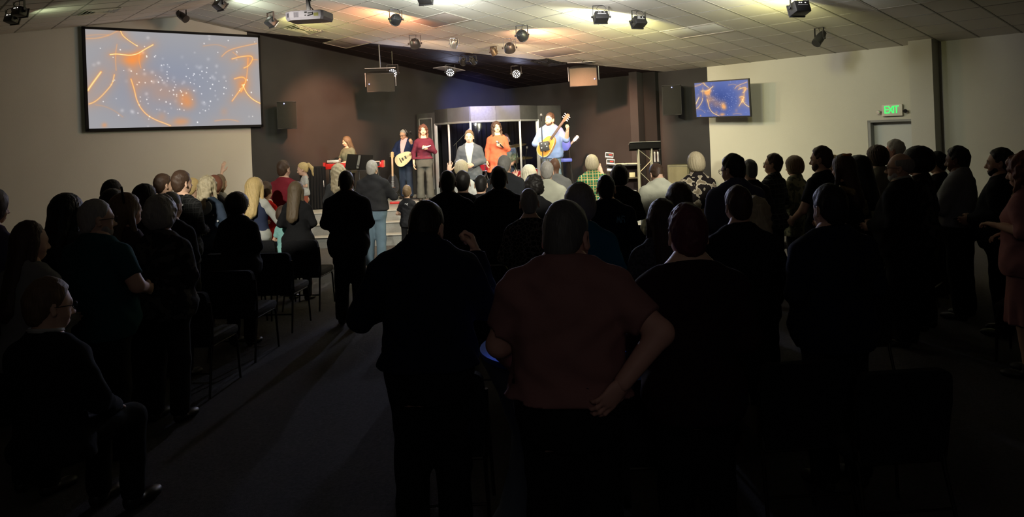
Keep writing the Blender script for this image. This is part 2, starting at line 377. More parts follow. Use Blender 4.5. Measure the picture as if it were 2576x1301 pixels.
# ------------------------------------------------------------------ signed-distance modelling for organic shapes
def grid(lo, hi, h):
    ax = [np.arange(lo[k]-h*1.5, hi[k]+h*2.5, h, dtype=np.float32) for k in range(3)]
    X, Y, Z = np.meshgrid(ax[0], ax[1], ax[2], indexing='ij'); return X, Y, Z, (ax[0][0], ax[1][0], ax[2][0])
def smin(a, b, k):
    if k <= 0: return np.minimum(a, b)
    h = np.clip(.5 + .5*(b-a)/k, 0, 1); return b + (a-b)*h - k*h*(1-h)
def smax(a, b, k): return -smin(-a, -b, k)
def d_cap(G, a, b, ra, rb, clip=False, fl=1.):
    X, Y, Z = G[:3]; a = np.array(a, np.float32); b = np.array(b, np.float32); ab = b-a; L2 = float(ab@ab)+1e-9
    px, py, pz = X-a[0], Y-a[1], Z-a[2]; t = (px*ab[0]+py*ab[1]+pz*ab[2])/L2; tc = np.clip(t, 0, 1)
    d = np.sqrt((px-ab[0]*tc)**2 + ((py-ab[1]*tc)*fl)**2 + (pz-ab[2]*tc)**2) - (ra+(rb-ra)*tc)
    if clip: d = np.maximum(d, (t-1)*math.sqrt(L2))
    return d
def d_ell(G, c, r, M=None):
    X, Y, Z = G[0]-c[0], G[1]-c[1], G[2]-c[2]
    if M is not None:
        X, Y, Z = (M[0][0]*X+M[1][0]*Y+M[2][0]*Z, M[0][1]*X+M[1][1]*Y+M[2][1]*Z, M[0][2]*X+M[1][2]*Y+M[2][2]*Z)
    k0 = np.sqrt((X/r[0])**2+(Y/r[1])**2+(Z/r[2])**2); k1 = np.sqrt((X/r[0]**2)**2+(Y/r[1]**2)**2+(Z/r[2]**2)**2)+1e-6
    return k0*(k0-1)/k1
def d_loft(G, st, off=0., p=2.3, fold=0., nf=0):
    """st: rows z, rx, ry, cy (z rising)"""
    X, Y, Z = G[:3]; st = np.array(st); zs = G[2][0, 0, :]
    rx, ry, cy = [np.interp(zs, st[:, 0], st[:, k]).astype(np.float32) for k in (1, 2, 3)]
    q = (np.abs(X)/(rx+off))**p + (np.abs(Y-cy)/(ry+off))**p
    q = q**(1/p); d = (q-1)*np.minimum(rx, ry)
    if fold: d = d + fold*np.sin(np.arctan2(Y-cy, X)*nf)*np.clip((st[0, 0]+.5*(st[-1, 0]-st[0, 0])-Z)/.3, 0, 1)
    return np.maximum(d, np.maximum(st[0, 0]-Z, Z-st[-1, 0]))
def wob(G, amp, s, ph=0.):
    X, Y, Z = G[:3]
    return amp*(np.sin(X*s+ph+2*np.sin(Z*s*.6+ph))*np.sin(Z*s*.9+1.3*ph+1.5*np.sin(Y*s*.8)) + .5*np.sin(Y*s*1.7+Z*s*1.1+ph))
def nets(F, o, h):
    """surface nets: returns vertices, quads"""
    S = F < 0
    A = np.zeros(tuple(n-1 for n in F.shape), np.int8)
    cs = [(i, j, k) for i in (0, 1) for j in (0, 1) for k in (0, 1)]
    n0, n1, n2 = A.shape
    for c in cs: A += S[c[0]:c[0]+n0, c[1]:c[1]+n1, c[2]:c[2]+n2]
    act = (A > 0) & (A < 8); I = np.argwhere(act)
    if len(I) == 0: return np.zeros((0, 3)), np.zeros((0, 4), int)
    V = {c: F[I[:, 0]+c[0], I[:, 1]+c[1], I[:, 2]+c[2]] for c in cs}
    acc = np.zeros((len(I), 3)); cnt = np.zeros(len(I))
    for a in cs:
        for ax in range(3):
            if a[ax]: continue
            b = list(a); b[ax] = 1; b = tuple(b); fa, fb = V[a], V[b]; m = (fa < 0) != (fb < 0)
            t = np.where(m, fa/(fa-fb+1e-12), 0); p = np.array(a, float)[None, :].repeat(len(I), 0); p[:, ax] += t
            acc += p*m[:, None]; cnt += m
    P = (I + acc/np.maximum(cnt, 1)[:, None])*h + np.array(o)
    idx = np.full(A.shape, -1, np.int64); idx[I[:, 0], I[:, 1], I[:, 2]] = np.arange(len(I)); Q = []
    for ax in range(3):
        u, w = (ax+1) % 3, (ax+2) % 3
        sl0 = [slice(None)]*3; sl1 = [slice(None)]*3; sl0[ax] = slice(0, -1); sl1[ax] = slice(1, None)
        D = np.argwhere(S[tuple(sl0)] != S[tuple(sl1)])
        D = D[(D[:, u] > 0) & (D[:, w] > 0) & (D[:, u] < F.shape[u]-1) & (D[:, w] < F.shape[w]-1)]
        if not len(D): continue
        ins = S[D[:, 0], D[:, 1], D[:, 2]]
        def cell(du, dw):
            E = D.copy(); E[:, u] += du; E[:, w] += dw; return idx[E[:, 0], E[:, 1], E[:, 2]]
        q = np.stack([cell(-1, -1), cell(0, -1), cell(0, 0), cell(-1, 0)], 1)
        q[~ins] = q[~ins][:, ::-1]; Q.append(q)
    return P, np.concatenate(Q)
def relax(P, Q, it=1, lam=.5):
    E = np.concatenate([Q[:, [0, 1]], Q[:, [1, 2]], Q[:, [2, 3]], Q[:, [3, 0]]])
    for _ in range(it):
        A = np.zeros_like(P); c = np.zeros(len(P)); 
        for k in range(3): A[:, k] = np.bincount(E[:, 0], P[E[:, 1], k], len(P)) + np.bincount(E[:, 1], P[E[:, 0], k], len(P))
        c = np.bincount(E[:, 0], minlength=len(P)) + np.bincount(E[:, 1], minlength=len(P))
        P = P*(1-lam) + A/np.maximum(c, 1)[:, None]*lam
    return P
def surf(fn, lo, hi, h, it=1):
    G = grid(lo, hi, h); P, Q = nets(fn(G), G[3], h); return relax(P, Q, it), Q
class Parts:
    """several surfaces with material indices collected into one mesh"""
    def __init__(s): s.P = []; s.Q = []; s.m = []; s.n = 0
    def add(s, PQ, mi=0, M=None):
        P, Q = PQ
        if M is not None:
            A = np.array(M); P = P @ A[:3, :3].T + A[:3, 3]
            if np.linalg.det(A[:3, :3]) < 0: Q = Q[:, ::-1]
        s.P.append(P); s.Q.append(Q+s.n); s.m.append(np.full(len(Q), mi)); s.n += len(P); return s
    def mesh(s, name, mats):
        P = np.concatenate(s.P); Q = np.concatenate(s.Q); m = np.concatenate(s.m); me = bpy.data.meshes.new(name)
        me.vertices.add(len(P)); me.vertices.foreach_set('co', P.astype(np.float32).ravel())
        me.loops.add(Q.size); me.loops.foreach_set('vertex_index', Q.astype(np.int32).ravel())
        me.polygons.add(len(Q)); me.polygons.foreach_set('loop_start', np.arange(0, Q.size, 4, dtype=np.int32))
        me.polygons.foreach_set('material_index', m.astype(np.int32)); me.polygons.foreach_set('use_smooth', np.ones(len(Q), bool))
        for k in mats: me.materials.append(k)
        me.update(calc_edges=True); return me
def mobj(name, me, parent): o = bpy.data.objects.new(name, me); link(o); o.parent = parent; return o

# ---- templates: head, features and hands --------------------------------------------------------------
def head_fn(kind):
    f = kind == 'f'; c = kind == 'c'
    def fn(G):
        d = d_ell(G, (0, -.012, .155), (.074, .094, .093))
        d = smin(d, d_ell(G, (0, .02, .115), (.062, .072, .085)), .03)
        d = smin(d, d_ell(G, (0, .05, .045), (.036 if f else .042, .036, .032)), .035)           # jaw
        for s in (-1, 1):
            d = smin(d, d_ell(G, (s*.038, .058, .085), (.022, .024, .024)), .02)                    # cheek
            d = smax(d, -d_ell(G, (s*.031, .102, .128), (.017, .022, .013)), .014)                 # socket
            d = smin(d, d_ell(G, (s*.031, .075, .126), (.013, .012, .011)), .004)                   # eyelid
        d = smin(d, d_cap(G, (-.03, .082, .145), (.03, .082, .145), .010, .010), .018)               # brow
        d = smin(d, d_cap(G, (0, .085, .135), (0, .108, .092), .008, .013), .012)                    # nose
        for s in (-1, 1): d = smin(d, d_ell(G, (s*.013, .098, .086), (.009, .011, .008)), .008)
        d = smin(d, d_ell(G, (0, .085, .058), (.024, .012, .007)), .006); d = smin(d, d_ell(G, (0, .083, .047), (.020, .012, .007)), .006)
        d = smin(d, d_cap(G, (0, -.02, -.06), (0, -.005, .07), .058 if not (f or c) else .046, .056 if not (f or c) else .045), .03)   # neck
        return d
    return fn
def ear_fn(G):
    d = None
    for s in (-1, 1):
        M = Euler((.15, 0, s*-.35)).to_matrix(); e = d_ell(G, (s*.081, -.012, .118), (.008, .020, .033), M)
        e = smax(e, -d_ell(G, (s*.092, -.008, .122), (.010, .011, .019), M), .006); e = smin(e, d_ell(G, (s*.08, -.004, .092), (.008, .010, .011)), .01)
        d = e if d is None else np.minimum(d, e)
    return d
TH = {}
def head_tpl(kind, h):
    k = (kind, h)
    if k in TH: return TH[k]
    sk = head_fn(kind); full = lambda G: smin(sk(G), ear_fn(G), .006)
    skin = surf(full, (-.11, -.12, -.06), (.11, .13, .255), h, 0)
    fe = []
    if h < .008:
        for s in (-1, 1):
            fe.append((surf(lambda G, s=s: d_ell(G, (s*.031, .0765, .127), (.0150, .0128, .0088)), (-.05, .05, .11), (.05, .1, .145), .004), 1))
            fe.append((surf(lambda G, s=s: d_ell(G, (s*.031, .0835, .127), (.0075, .0066, .0075)), (-.05, .05, .11), (.05, .1, .145), .003), 2))
            fe.append((surf(lambda G, s=s: d_cap(G, (s*.018, .0925, .149), (s*.046, .084, .151), .0058, .004), (-.06, .05, .13), (.06, .11, .17), .004), 3))
        fe.append((surf(lambda G: np.minimum(d_ell(G, (0, .0885, .0575), (.0235, .0105, .0055)), d_ell(G, (0, .0865, .0475), (.019, .0105, .006))), (-.03, .06, .035), (.03, .11, .07), .004), 4))
    TH[k] = (skin, fe); return TH[k]
def hand_fn(kind):
    """right hand, wrist at origin, fingers along +Z, palm facing +Y, thumb at -X"""
    if kind == 'open': curl = [(0, 0, .05), (0, 0, .05), (0, .0, .05), (0, 0, .05)]; spread = 1.
    elif kind == 'relaxed': spread = .5
    else: spread = .25
    base = [(-.030, .092), (-.010, .098), (.011, .095), (.030, .086)]; L = [.068, .076, .071, .056]
    def fn(G):
        d = d_ell(G, (0, 0, .052), (.040, .015, .052)); d = smin(d, d_cap(G, (0, 0, -.04), (0, 0, .02), .025, .026, fl=1.3), .02)
        for k, (bx, bz) in enumerate(base):
            a = (bx - 0)*spread*(6. if kind == 'open' else 2.); u = np.array([math.sin(a), 0, math.cos(a)])
            bend = {'open': .12, 'relaxed': .55, 'grip': 1.35}[kind]
            p = np.array([bx, 0, bz-.012]); q = p; ang = 0.
            for s, fr in enumerate((.45, .32, .23)):
                ang += bend*(.6 if s == 0 else 1.)
                v = np.array([u[0]*math.cos(ang), math.sin(ang), u[2]*math.cos(ang)]); n = q + v*L[k]*(fr+(.17 if s == 0 else 0)); r = .0092 - .0008*s - (.001 if k == 3 else 0)
                d = smin(d, d_cap(G, q, n, r, r-.0008), .006); q = n
        if kind == 'grip': T = [(-.028, .004, .02), (-.040, .022, .048), (-.026, .040, .072), (-.008, .046, .082)]
        elif kind == 'open': T = [(-.022, .004, .012), (-.052, .014, .038), (-.072, .02, .066), (-.083, .022, .088)]
        else: T = [(-.024, .004, .016), (-.045, .018, .042), (-.050, .030, .068), (-.045, .036, .088)]
        for s in range(3): d = smin(d, d_cap(G, T[s], T[s+1], (.015, .0115, .0100)[s], (.0115, .0100, .0085)[s]), .008)
        return d
    return fn
TP = {}
def hand_tpl(kind, h):
    k = (kind, h)
    if k not in TP: TP[k] = surf(hand_fn(kind), (-.12, -.04, -.07), (.08, .10, .19), h, 0)
    return TP[k]
def hand_mx(w, dirv, palm, right=True):
    z = Vector(dirv).normalized(); y = Vector(palm); y = (y - z*y.dot(z)).normalized(); x = y.cross(z)
    M = Matrix(((x.x, y.x, z.x, w[0]), (x.y, y.y, z.y, w[1]), (x.z, y.z, z.z, w[2]), (0, 0, 0, 1)))
    return M if right else M @ Matrix.Scale(-1, 4, (1, 0, 0))

# ---- hair ------------------------------------------------------------------------------------------
def hair_fn(style):
    def strands(G, amp=.003, n=26):
        return amp*np.sin(np.arctan2(G[0], -(G[1]+.01))*n + 6*np.sin(G[2]*9))
    def fn(G):
        X, Y, Z = G[:3]
        zc = np.interp(Y[0, :, 0], [-.13, -.06, -.03, -.012, .028, .045, .065, .09, .13], [.030, .036, .075, .118, .135, .178, .206, .232, .25]).astype(np.float32)[None, :, None]
        if style in ('short', 'thin', 'crop', 'fauxhawk'):
            t = {'short': .013, 'thin': .005, 'crop': .007, 'fauxhawk': .012}[style]
            d = d_ell(G, (0, -.013, .157), (.074+t*.7, .094+t, .094+t*1.2)); d = smin(d, d_ell(G, (0, -.048, .10), (.060+t*.5, .052+t*.4, .075)), .02)
            if style == 'fauxhawk': d = smin(d, d_ell(G, (0, .0, .225), (.05, .09, .04)), .02) + wob(G, .0035, 110, 2.)
            d = smax(d, (zc-Z)*.8, .010); d = d + strands(G, .0014, 34) + wob(G, .0015 if style != 'short' else .003, 60, 1.)
        elif style == 'fringe':                                    # balding: ring of hair, bare crown
            d = d_ell(G, (0, -.016, .15), (.083, .102, .10)); d = smax(d, (Y+.095)*.55-(Z-.07)*.8, .01); d = smax(d, Z-.205+.25*(Y*0), .02); d = smax(d, Y-.03, .01)
            d = smax(d, -d_ell(G, (0, -.0, .24), (.075, .10, .06)), .01) + strands(G, .0015, 30)
        elif style in ('long', 'wavy', 'bob', 'pony', 'curly', 'bighair', 'bun', 'sleek'):
            t = {'long': .020, 'wavy': .028, 'bob': .026, 'pony': .014, 'curly': .040, 'bighair': .034, 'bun': .014, 'sleek': .014}[style]
            d = d_ell(G, (0, -.018, .152), (.075+t, .096+t, .096+t))
            L = {'long': -.20, 'wavy': -.12, 'bob': .02, 'pony': .07, 'curly': .03, 'bighair': .0, 'bun': .07, 'sleek': -.27}[style]
            if style in ('long', 'wavy', 'sleek'):
                w = .082 if style != 'wavy' else .10
                b = d_cap(G, (-.03, -.055, .12), (-.035, -.112, L), w*.72, .045); b = smin(b, d_cap(G, (.03, -.055, .12), (.035, -.112, L), w*.72, .045), .03)
                b = smin(b, d_cap(G, (0, -.06, .12), (0, -.118, L-.04), w*.7, .04), .03)
                for s in (-1, 1): b = smin(b, d_cap(G, (s*.075, .0, .12), (s*.095, .045 if style != 'sleek' else -.02, L+.07), .030, .020), .02)
                d = smin(d, b, .03)
            elif style in ('bob', 'bighair', 'curly'):
                b = d_ell(G, (0, -.03, .10), (.098+(.012 if style != 'bob' else 0), .098, .095)); d = smin(d, b, .03); d = smax(d, L-Z, .02)
            else:
                d = smin(d, d_ell(G, (0, -.048, .10), (.066, .056, .075)), .02); d = smax(d, (zc-Z)*.8, .01)
            # face opening
            d = smax(d, -smax(d_ell(G, (0, .135, .11), (.068 if style != 'bob' else .074, .10, .105)), Z-.212, .02), .010)
            if style == 'pony':
                d = np.minimum(d, smin(d_ell(G, (0, -.125, .19), (.022, .022, .02)), smin(d_cap(G, (0, -.14, .19), (0, -.175, .10), .026, .032), d_cap(G, (0, -.175, .10), (0, -.16, -.06), .032, .010), .02), .01))
            if style == 'bun': d = smin(d, d_ell(G, (0, -.10, .235), (.04, .04, .035)), .01)
            amp = {'curly': .008, 'bighair': .006, 'wavy': .008}.get(style, .003)
            if style in ('curly', 'bighair', 'wavy'): d = d + wob(G, amp, 75 if style != 'wavy' else 58, 1.) + strands(G, .003, 19)
            else: d = d + strands(G, .0035, 24)
        return d
    return fn
HT = {}
def hair_tpl(style, h):
    k = (style, h)
    if k not in HT:
        lo = {'long': -.30, 'wavy': -.24, 'sleek': -.38}.get(style, -.10)
        HT[k] = surf(hair_fn(style), (-.16, -.24, lo), (.16, .14, .31), h, 1)
    return HT[k]

# ---- body ------------------------------------------------------------------------------------------
TORSO = {
 'm': [(.78, .135, .105, -.005), (.86, .168, .118, -.008), (.93, .170, .118, -.008), (1.03, .155, .110, 0), (1.13, .158, .112, .005), (1.25, .176, .118, .0), (1.33, .172, .112, -.005), (1.39, .140, .090, -.012), (1.44, .092, .072, -.016), (1.50, .060, .055, -.018)],
 'f': [(.78, .140, .110, -.005), (.86, .176, .122, -.010), (.93, .172, .118, -.008), (1.03, .138, .100, 0), (1.10, .128, .098, .002), (1.22, .144, .112, .008), (1.31, .146, .104, -.002), (1.38, .115, .080, -.012), (1.43, .074, .060, -.016), (1.49, .050, .048, -.018)],
 'h': [(.78, .155, .130, 0), (.86, .195, .150, .005), (.93, .205, .160, .015), (1.03, .208, .172, .025), (1.13, .208, .172, .025), (1.25, .206, .155, .012), (1.33, .190, .135, .0), (1.39, .155, .108, -.010), (1.44, .108, .088, -.018), (1.50, .072, .066, -.020)],
 'w': [(.78, .155, .130, 0), (.86, .195, .145, 0), (.93, .200, .150, .005), (1.03, .188, .145, .012), (1.13, .180, .142, .014), (1.25, .180, .145, .015), (1.32, .165, .125, .0), (1.38, .132, .095, -.010), (1.43, .088, .075, -.016), (1.50, .058, .054, -.018)],
 'c': [(.78, .125, .105, 0), (.86, .148, .112, 0), (.93, .150, .112, 0), (1.03, .142, .108, 0), (1.13, .142, .108, 0), (1.25, .148, .108, .0), (1.33, .142, .098, -.005), (1.39, .112, .080, -.012), (1.44, .075, .062, -.015), (1.50, .052, .05, -.015)],
}
SHO = {'m': (.172, .062, 1.352), 'f': (.148, .050, 1.345), 'h': (.188, .076, 1.345), 'w': (.165, .062, 1.342), 'c': (.135, .050, 1.35)}
POSE = {  # elbow, wrist, hand kind, palm normal for the right arm
 'down': ((.235, -.03, 1.11), (.245, .045, .87), 'relaxed', (-1, .2, 0)),
 'clasp': ((.245, -.03, 1.13), (.075, .235, 1.06), 'relaxed', (-.2, -.8, .3)),
 'clap': ((.250, .03, 1.14), (.075, .27, 1.27), 'open', (-1, 0, 0)),
 'up': ((.235, .17, 1.30), (.215, .215, 1.55), 'open', (0, 1, 0)),
 'high': ((.225, .12, 1.52), (.19, .17, 1.78), 'open', (0, 1, 0)),
 'hip': ((.42, -.04, 1.14), (.235, -.06, .98), 'relaxed', (-1, .5, 0)),
 'pocket': ((.27, -.10, 1.13), (.235, .03, .93), 'relaxed', (-1, 0, 0)),
 'cross': ((.235, .02, 1.12), (-.03, .20, 1.14), 'relaxed', (0, -1, 0)),
 'mic': ((.235, .0, 1.12), (.06, .20, 1.20), 'grip', (-.6, -.5, .4)),
 'keys': ((.225, .06, 1.12), (.15, .30, 1.10), 'relaxed', (0, 0, -1)),
 'strum': ((.32, .05, 1.12), (.08, .19, 1.07), 'grip', (-.4, -.9, 0)),
 'fret': ((.30, .12, 1.18), (.30, .30, 1.36), 'grip', (-.5, -.6, .3)),
 'sit': ((.25, .03, 1.14), (.13, .27, 1.02), 'relaxed', (0, .2, -1)),
}
PEOPLE = []; HEADM = {}
def person(loc, rz, h, sex='m', top=None, bottom=None, hair=('short', None), skin=None, arms=('clasp', 'clasp'), sleeve='long', hem=.80,
           head=(0, 0), label='', group=None, vox=.018, detail=False, legs='stand', collar=False, dress=None, w=1., tname='shirt', bname='trousers',
           shoe=None, topo=.012, glasses=False, wrinkle=.004, beard=None, flare=0., tilt=0., jacket=None, hood=None, low=False, hsize=1., boot=False, hairs=1., fine=False, nk=None):
    """one figure: Empty > body, hair, top, bottom, shoe, shoe (+ glasses, beard ...). Faces +Y at rz = 0. arms = (right, left)."""
    nk = nk if nk is not None else {'m': .022, 'h': .048, 'f': .012, 'w': .030, 'c': .012}[sex]; hs = hsize*(1.20 if sex == 'c' else 1.) * (1.06 if sex != 'f' else 1.03)
    s = h/(1.75-nk+.25*(hs-1)); root = empty('person'); root.matrix_world = Matrix.Translation(loc) @ Euler((0, 0, rz)).to_matrix().to_4x4() @ Euler((0, tilt, 0)).to_matrix().to_4x4() @ Matrix.Scale(s, 4)
    dz = -.415 if legs == 'sit' else 0.
    T = [(z+dz, rx*w, ry*w, cy) for z, rx, ry, cy in TORSO[sex] if z+dz > .42]; sx, sr, sz = SHO[sex]; sx *= (w+1)/2; sz += dz
    A = []
    for k, side in enumerate((1, -1)):
        p = arms[k]; p = POSE[p] if isinstance(p, str) else p
        e, wr_, hk, pn = p
        A.append((np.array((side*sx, -.012, sz)), np.array((side*e[0]*((w+1)/2 if isinstance(arms[k], str) else 1), e[1], e[2]+dz)), np.array((side*wr_[0], wr_[1], wr_[2]+dz)), hk, (side*pn[0], pn[1], pn[2]), side))
    fat = {'m': 1., 'f': .84, 'h': 1.22, 'w': 1.08, 'c': .84}[sex]*w
    def arm(G, a, off=0., frac=1., clip=False):
        S, E, Wr, hk, pn, side = a
        d = d_cap(G, S, E if frac >= .5 else S+(E-S)*(frac*2), .055*fat+off, .040*fat+off*1.15, clip=clip and frac < .5)
        if frac >= .5:
            en = E+(Wr-E)*min(1, (frac-.5)*2)
            if frac > .52: d = smin(d, d_cap(G, E, en, .040*fat+off*1.1, .027*fat+off*1.25, clip=clip), .02)
        return d
    if legs == 'sit': LG = [((side*.085, 0, .53), (side*.11, .42, .50), (side*.11, .40, .10)) for side in (1, -1)]
    elif legs == 'stride': LG = [((.088, 0, .88), (.13, .08, .48), (.14, -.02, .09)), ((-.088, 0, .88), (-.11, -.04, .48), (-.11, -.14, .09))]
    else: LG = [((side*.082*w, 0, .88), (side*.10*w, .015, .48), (side*.105*w, -.02, .09)) for side in (1, -1)]
    lf = fat if sex != 'f' else 1.0
    def leg(G, l, off=0., r=(.080, .058, .042)): return smin(d_cap(G, l[0], l[1], r[0]*lf+off, r[1]*lf+off), d_cap(G, l[1], l[2], r[1]*lf+off, r[2]*lf+off), .02)
    xm = max(abs(a[1][0]) for a in A)+.12; xm = max(xm, .30*w); zt = max(1.56+dz, max(a[2][2] for a in A)+.05); ym = max(.2*w, max(max(a[2][1], a[1][1]) for a in A)+.06)
    yn = min(-.2*w, min(min(a[2][1], a[1][1]) for a in A)-.08)
    if legs == 'sit': ym = max(ym, .5)
    # --- skin: one surface for trunk, neck, arms and legs; the finer head and hands are fused in
    def fbody(G):
        d = d_loft(G, T); 
        for a in A: d = smin(d, arm(G, a), .035)
        for l in LG: d = smin(d, leg(G, l), .04)
        for q in (-1, 1): d = smin(d, d_cap(G, (q*.035, -.024, 1.450+dz), (q*sx*.95, -.015, sz+.018), .048, .048), .05)
        return smin(d, d_cap(G, (0, -.02, 1.40+dz), (0, -.012, 1.56+dz), .050*min(fat, 1.15), .048*min(fat, 1.15)), .03)
    B = Parts(); B.add(surf(fbody, (-xm, yn, .03), (xm, ym, zt), (vox if (detail or sleeve != 'long') else .026), 1))
    hk = 'f' if sex in ('f', 'w') else ('c' if sex == 'c' else 'm')
    HM = Matrix.Translation((0, -.012, 1.50-nk+dz)) @ Euler((-head[1], 0, head[0])).to_matrix().to_4x4() @ Matrix.Scale(hs, 4)
    hsk, fe = head_tpl(hk, .0068 if fine else .011); B.add(hsk, 0, HM)
    for f, mi in fe: B.add(f, mi, HM)
    for a in A:
        dv = a[2]-a[1]
        if len(a) and a[3]: B.add(hand_tpl(a[3], .0055 if detail else .0075), 0, hand_mx(a[2], dv, a[4], a[5] > 0))
    hm = hair[1] or HAIR['brown']
    mobj('body', B.mesh('body', [skin or SKIN['fair'], EYEW, EYEB, hm, LIP]), root)
    # --- hair
    if hair[0]:
        hh = Parts(); hh.add(hair_tpl(hair[0], .009 if detail else .0115), 0, HM @ Matrix.Diagonal((hairs, hairs, 1, 1))); mobj('hair', hh.mesh('hair', [hm]), root)
    if beard:
        bf = surf(lambda G: smax(smax(smin(d_ell(G, (0, .048, .045), (.049, .047, .042)), d_ell(G, (0, .03, .07), (.068, .05, .05)), .02), Z_cut(G), .008), -d_ell(G, (0, .12, .115), (.06, .05, .045)), .006), (-.09, -.05, -.01), (.09, .12, .12), .007)
        bb = Parts(); bb.add(bf, 0, HM); mobj('beard', bb.mesh('beard', [beard]), root)
    # --- top
    if top:
        fr = {'long': .99, 'short': .36, 'mid': .62, 'none': .02}[sleeve]
        hz = hem + dz if legs != 'sit' else .44
        TT = [(r[0], r[1]+.036*max(0, min(1, (1.04+dz-r[0])/.12)), r[2]+.032*max(0, min(1, (1.04+dz-r[0])/.12)), r[3]) for r in T if r[0] > hz+.02]; r0 = [np.interp(hz, [t[0] for t in T], [t[k] for t in T]) for k in (1, 2, 3)]
        TT = [(hz, r0[0]+.036+flare, r0[1]+.032+flare, r0[2])] + TT
        zc = 1.462 if low else 1.487
        def ftop(G):
            d = d_loft(G, TT, topo, fold=.010 if flare else 0, nf=9)
            for q in (-1, 1): d = smin(d, d_cap(G, (q*.035, -.024, 1.450+dz), (q*sx*.95, -.015, sz+.018), .050+topo, .050+topo), .05)
            for a in A: d = smin(d, arm(G, a, topo+.004, fr, True), .035)
            d = d + wob(G, wrinkle, 30, h*7)
            if sex in ('f', 'w'):
                for q in (-1, 1): d = smin(d, d_ell(G, (q*.068*w, .085*w, 1.25+dz), (.062*w+topo, .055*w, .06)), .04)
            d = np.maximum(d, hz-G[2])
            d = np.maximum(d, (G[2]-(zc+dz)) - (-G[1]-.012)*.35)
            if collar:
                ring = np.sqrt((np.sqrt(G[0]**2+(G[1]+.02)**2)-.062*min(1.15, fat))**2 + ((G[2]-(1.492+dz)+(G[1]+.02)*.35)*.45)**2)-.010; d = smin(d, ring, .01)
            if hood:
                d = smin(d, d_ell(G, (0, -.105, 1.44+dz), (.115, .06, .075)), .03); d = smax(d, -d_ell(G, (0, -.075, 1.49+dz), (.07, .05, .05)), .01)
            return d
        tp = Parts(); tp.add(surf(ftop, (-xm-.03, yn-.05, hz-.02), (xm+.03, ym+.03, zt+.02), vox*(.95 if detail else 1.1), 1))
        mobj(tname, tp.mesh(tname, [top]), root)
    if jacket:   # open front panel: shirt seen between lapels
        jm, zlow = jacket
        jf = surf(lambda G: smax(d_loft(G, T, topo+.009), smax(np.abs(G[0])-.012-.085*np.clip((G[2]-(zlow+dz))/(1.46-zlow), 0, 1), -G[1]+.02, 0), .0), (-.2, 0, zlow+dz), (.2, .3, 1.49+dz), .012, 1)
        jp = Parts(); jp.add(jf); mobj('shirt_front', jp.mesh('shirt_front', [jm]), root)
    # --- bottom
    if dress:   # skirt length
        zl = dress
        D = [(zl, .20*w+flare, .16*w+flare, 0), (.60, .19*w+flare*.6, .15*w+flare*.6, 0), (.86, .182*w, .135*w, -.005), (1.02, .15*w, .115*w, 0)]
        bp = Parts(); bp.add(surf(lambda G: d_loft(G, D, .010, p=2.1, fold=.014, nf=11), (-.3*w, -.25*w, zl-.02), (.3*w, .25*w, 1.05), vox, 1)); mobj('skirt', bp.mesh('skirt', [bottom]), root)
    elif bottom:
        zb = min(hem+.12, 1.03)+dz
        TB = [r for r in T if r[0] < zb] + [(zb, *[np.interp(zb, [t[0] for t in T], [t[k] for t in T]) for k in (1, 2, 3)])]
        def fbot(G):
            d = d_loft(G, TB, .016) if legs != 'sit' else smin(d_ell(G, (0, -.01, .535), (.19*w, .16*w, .11)), d_loft(G, [(.47, .16*w, .12*w, -.01), (.62, .17*w, .13*w, -.01)]), .03)
            for l in LG: d = smin(d, leg(G, l, .013, (.080, .060, .052+.03*bool(boot))), .035)
            return np.maximum(d + wob(G, wrinkle*.8, 26, 3.), .055-G[2])
        bp = Parts(); bp.add(surf(fbot, (-.32*w, -.26, .04), (.32*w, .26 if legs != 'sit' else .6, (1.06 if legs != 'sit' else .68)), max(vox, .016 if not fine else .012)*1.2, 1)); mobj(bname, bp.mesh(bname, [bottom]), root)
    shm = shoe or SHOE
    for l in LG:
        ax, ay = l[2][0], l[2][1]; sd = 1 if ax > 0 else -1
        so = Parts(); so.add(surf(lambda G: np.maximum(smin(smin(d_ell(G, (ax, ay-.01, .045), (.042, .055, .05)), d_ell(G, (ax+sd*.012, ay+.12, .03), (.048, .085, .036)), .04), d_cap(G, (ax, ay, .05), (ax, ay+.01, .11), .042, .042), .02), -G[2]), (ax-.08, ay-.09, 0), (ax+.09, ay+.23, .15), .014, 1))
        mobj('shoe', so.mesh('shoe', [shm]), root)
    if glasses:
        g = MB()
        for q in (-1, 1):
            g.tube([(q*(.033+.024*math.cos(t)), .105-.006*abs(math.cos(t)), .127+.019*math.sin(t)) for t in [2*PI*i/14 for i in range(14)]], .0022, 6, closed=True)
            g.tube([(q*.057, .098, .130), (q*.079, .06, .134), (q*.083, -.01, .128)], .002, 6)
        g.tube([(-.009, .108, .13), (.009, .108, .13)], .002, 6)
        o = g.obj('glasses', BLACK, root); o.matrix_local = HM
    root['label'] = label; root['category'] = 'person'
    if group: root['group'] = group
    HEADM[root.name] = HM; PEOPLE.append(root); return root
def Z_cut(G): return G[2]-.098 + np.abs(G[0])*0
EYEW = mat('eye white', (.75, .73, .7), rough=.3, var=0); EYEB = mat('iris', (.05, .03, .02), rough=.2, var=0); LIP = mat('lips', (.52, .20, .17), rough=.5, var=.05)
SKIN = {'fair': mat('fair skin', (.66, .42, .30), rough=.55, spec=.3, var=.06, vscale=14), 'tan': mat('tanned skin', (.48, .28, .18), rough=.55, var=.06, vscale=14), 'dark': mat('dark brown skin', (.13, .065, .04), rough=.5, var=.08, vscale=14), 'pink': mat('ruddy skin', (.62, .34, .27), rough=.55, var=.08, vscale=12)}
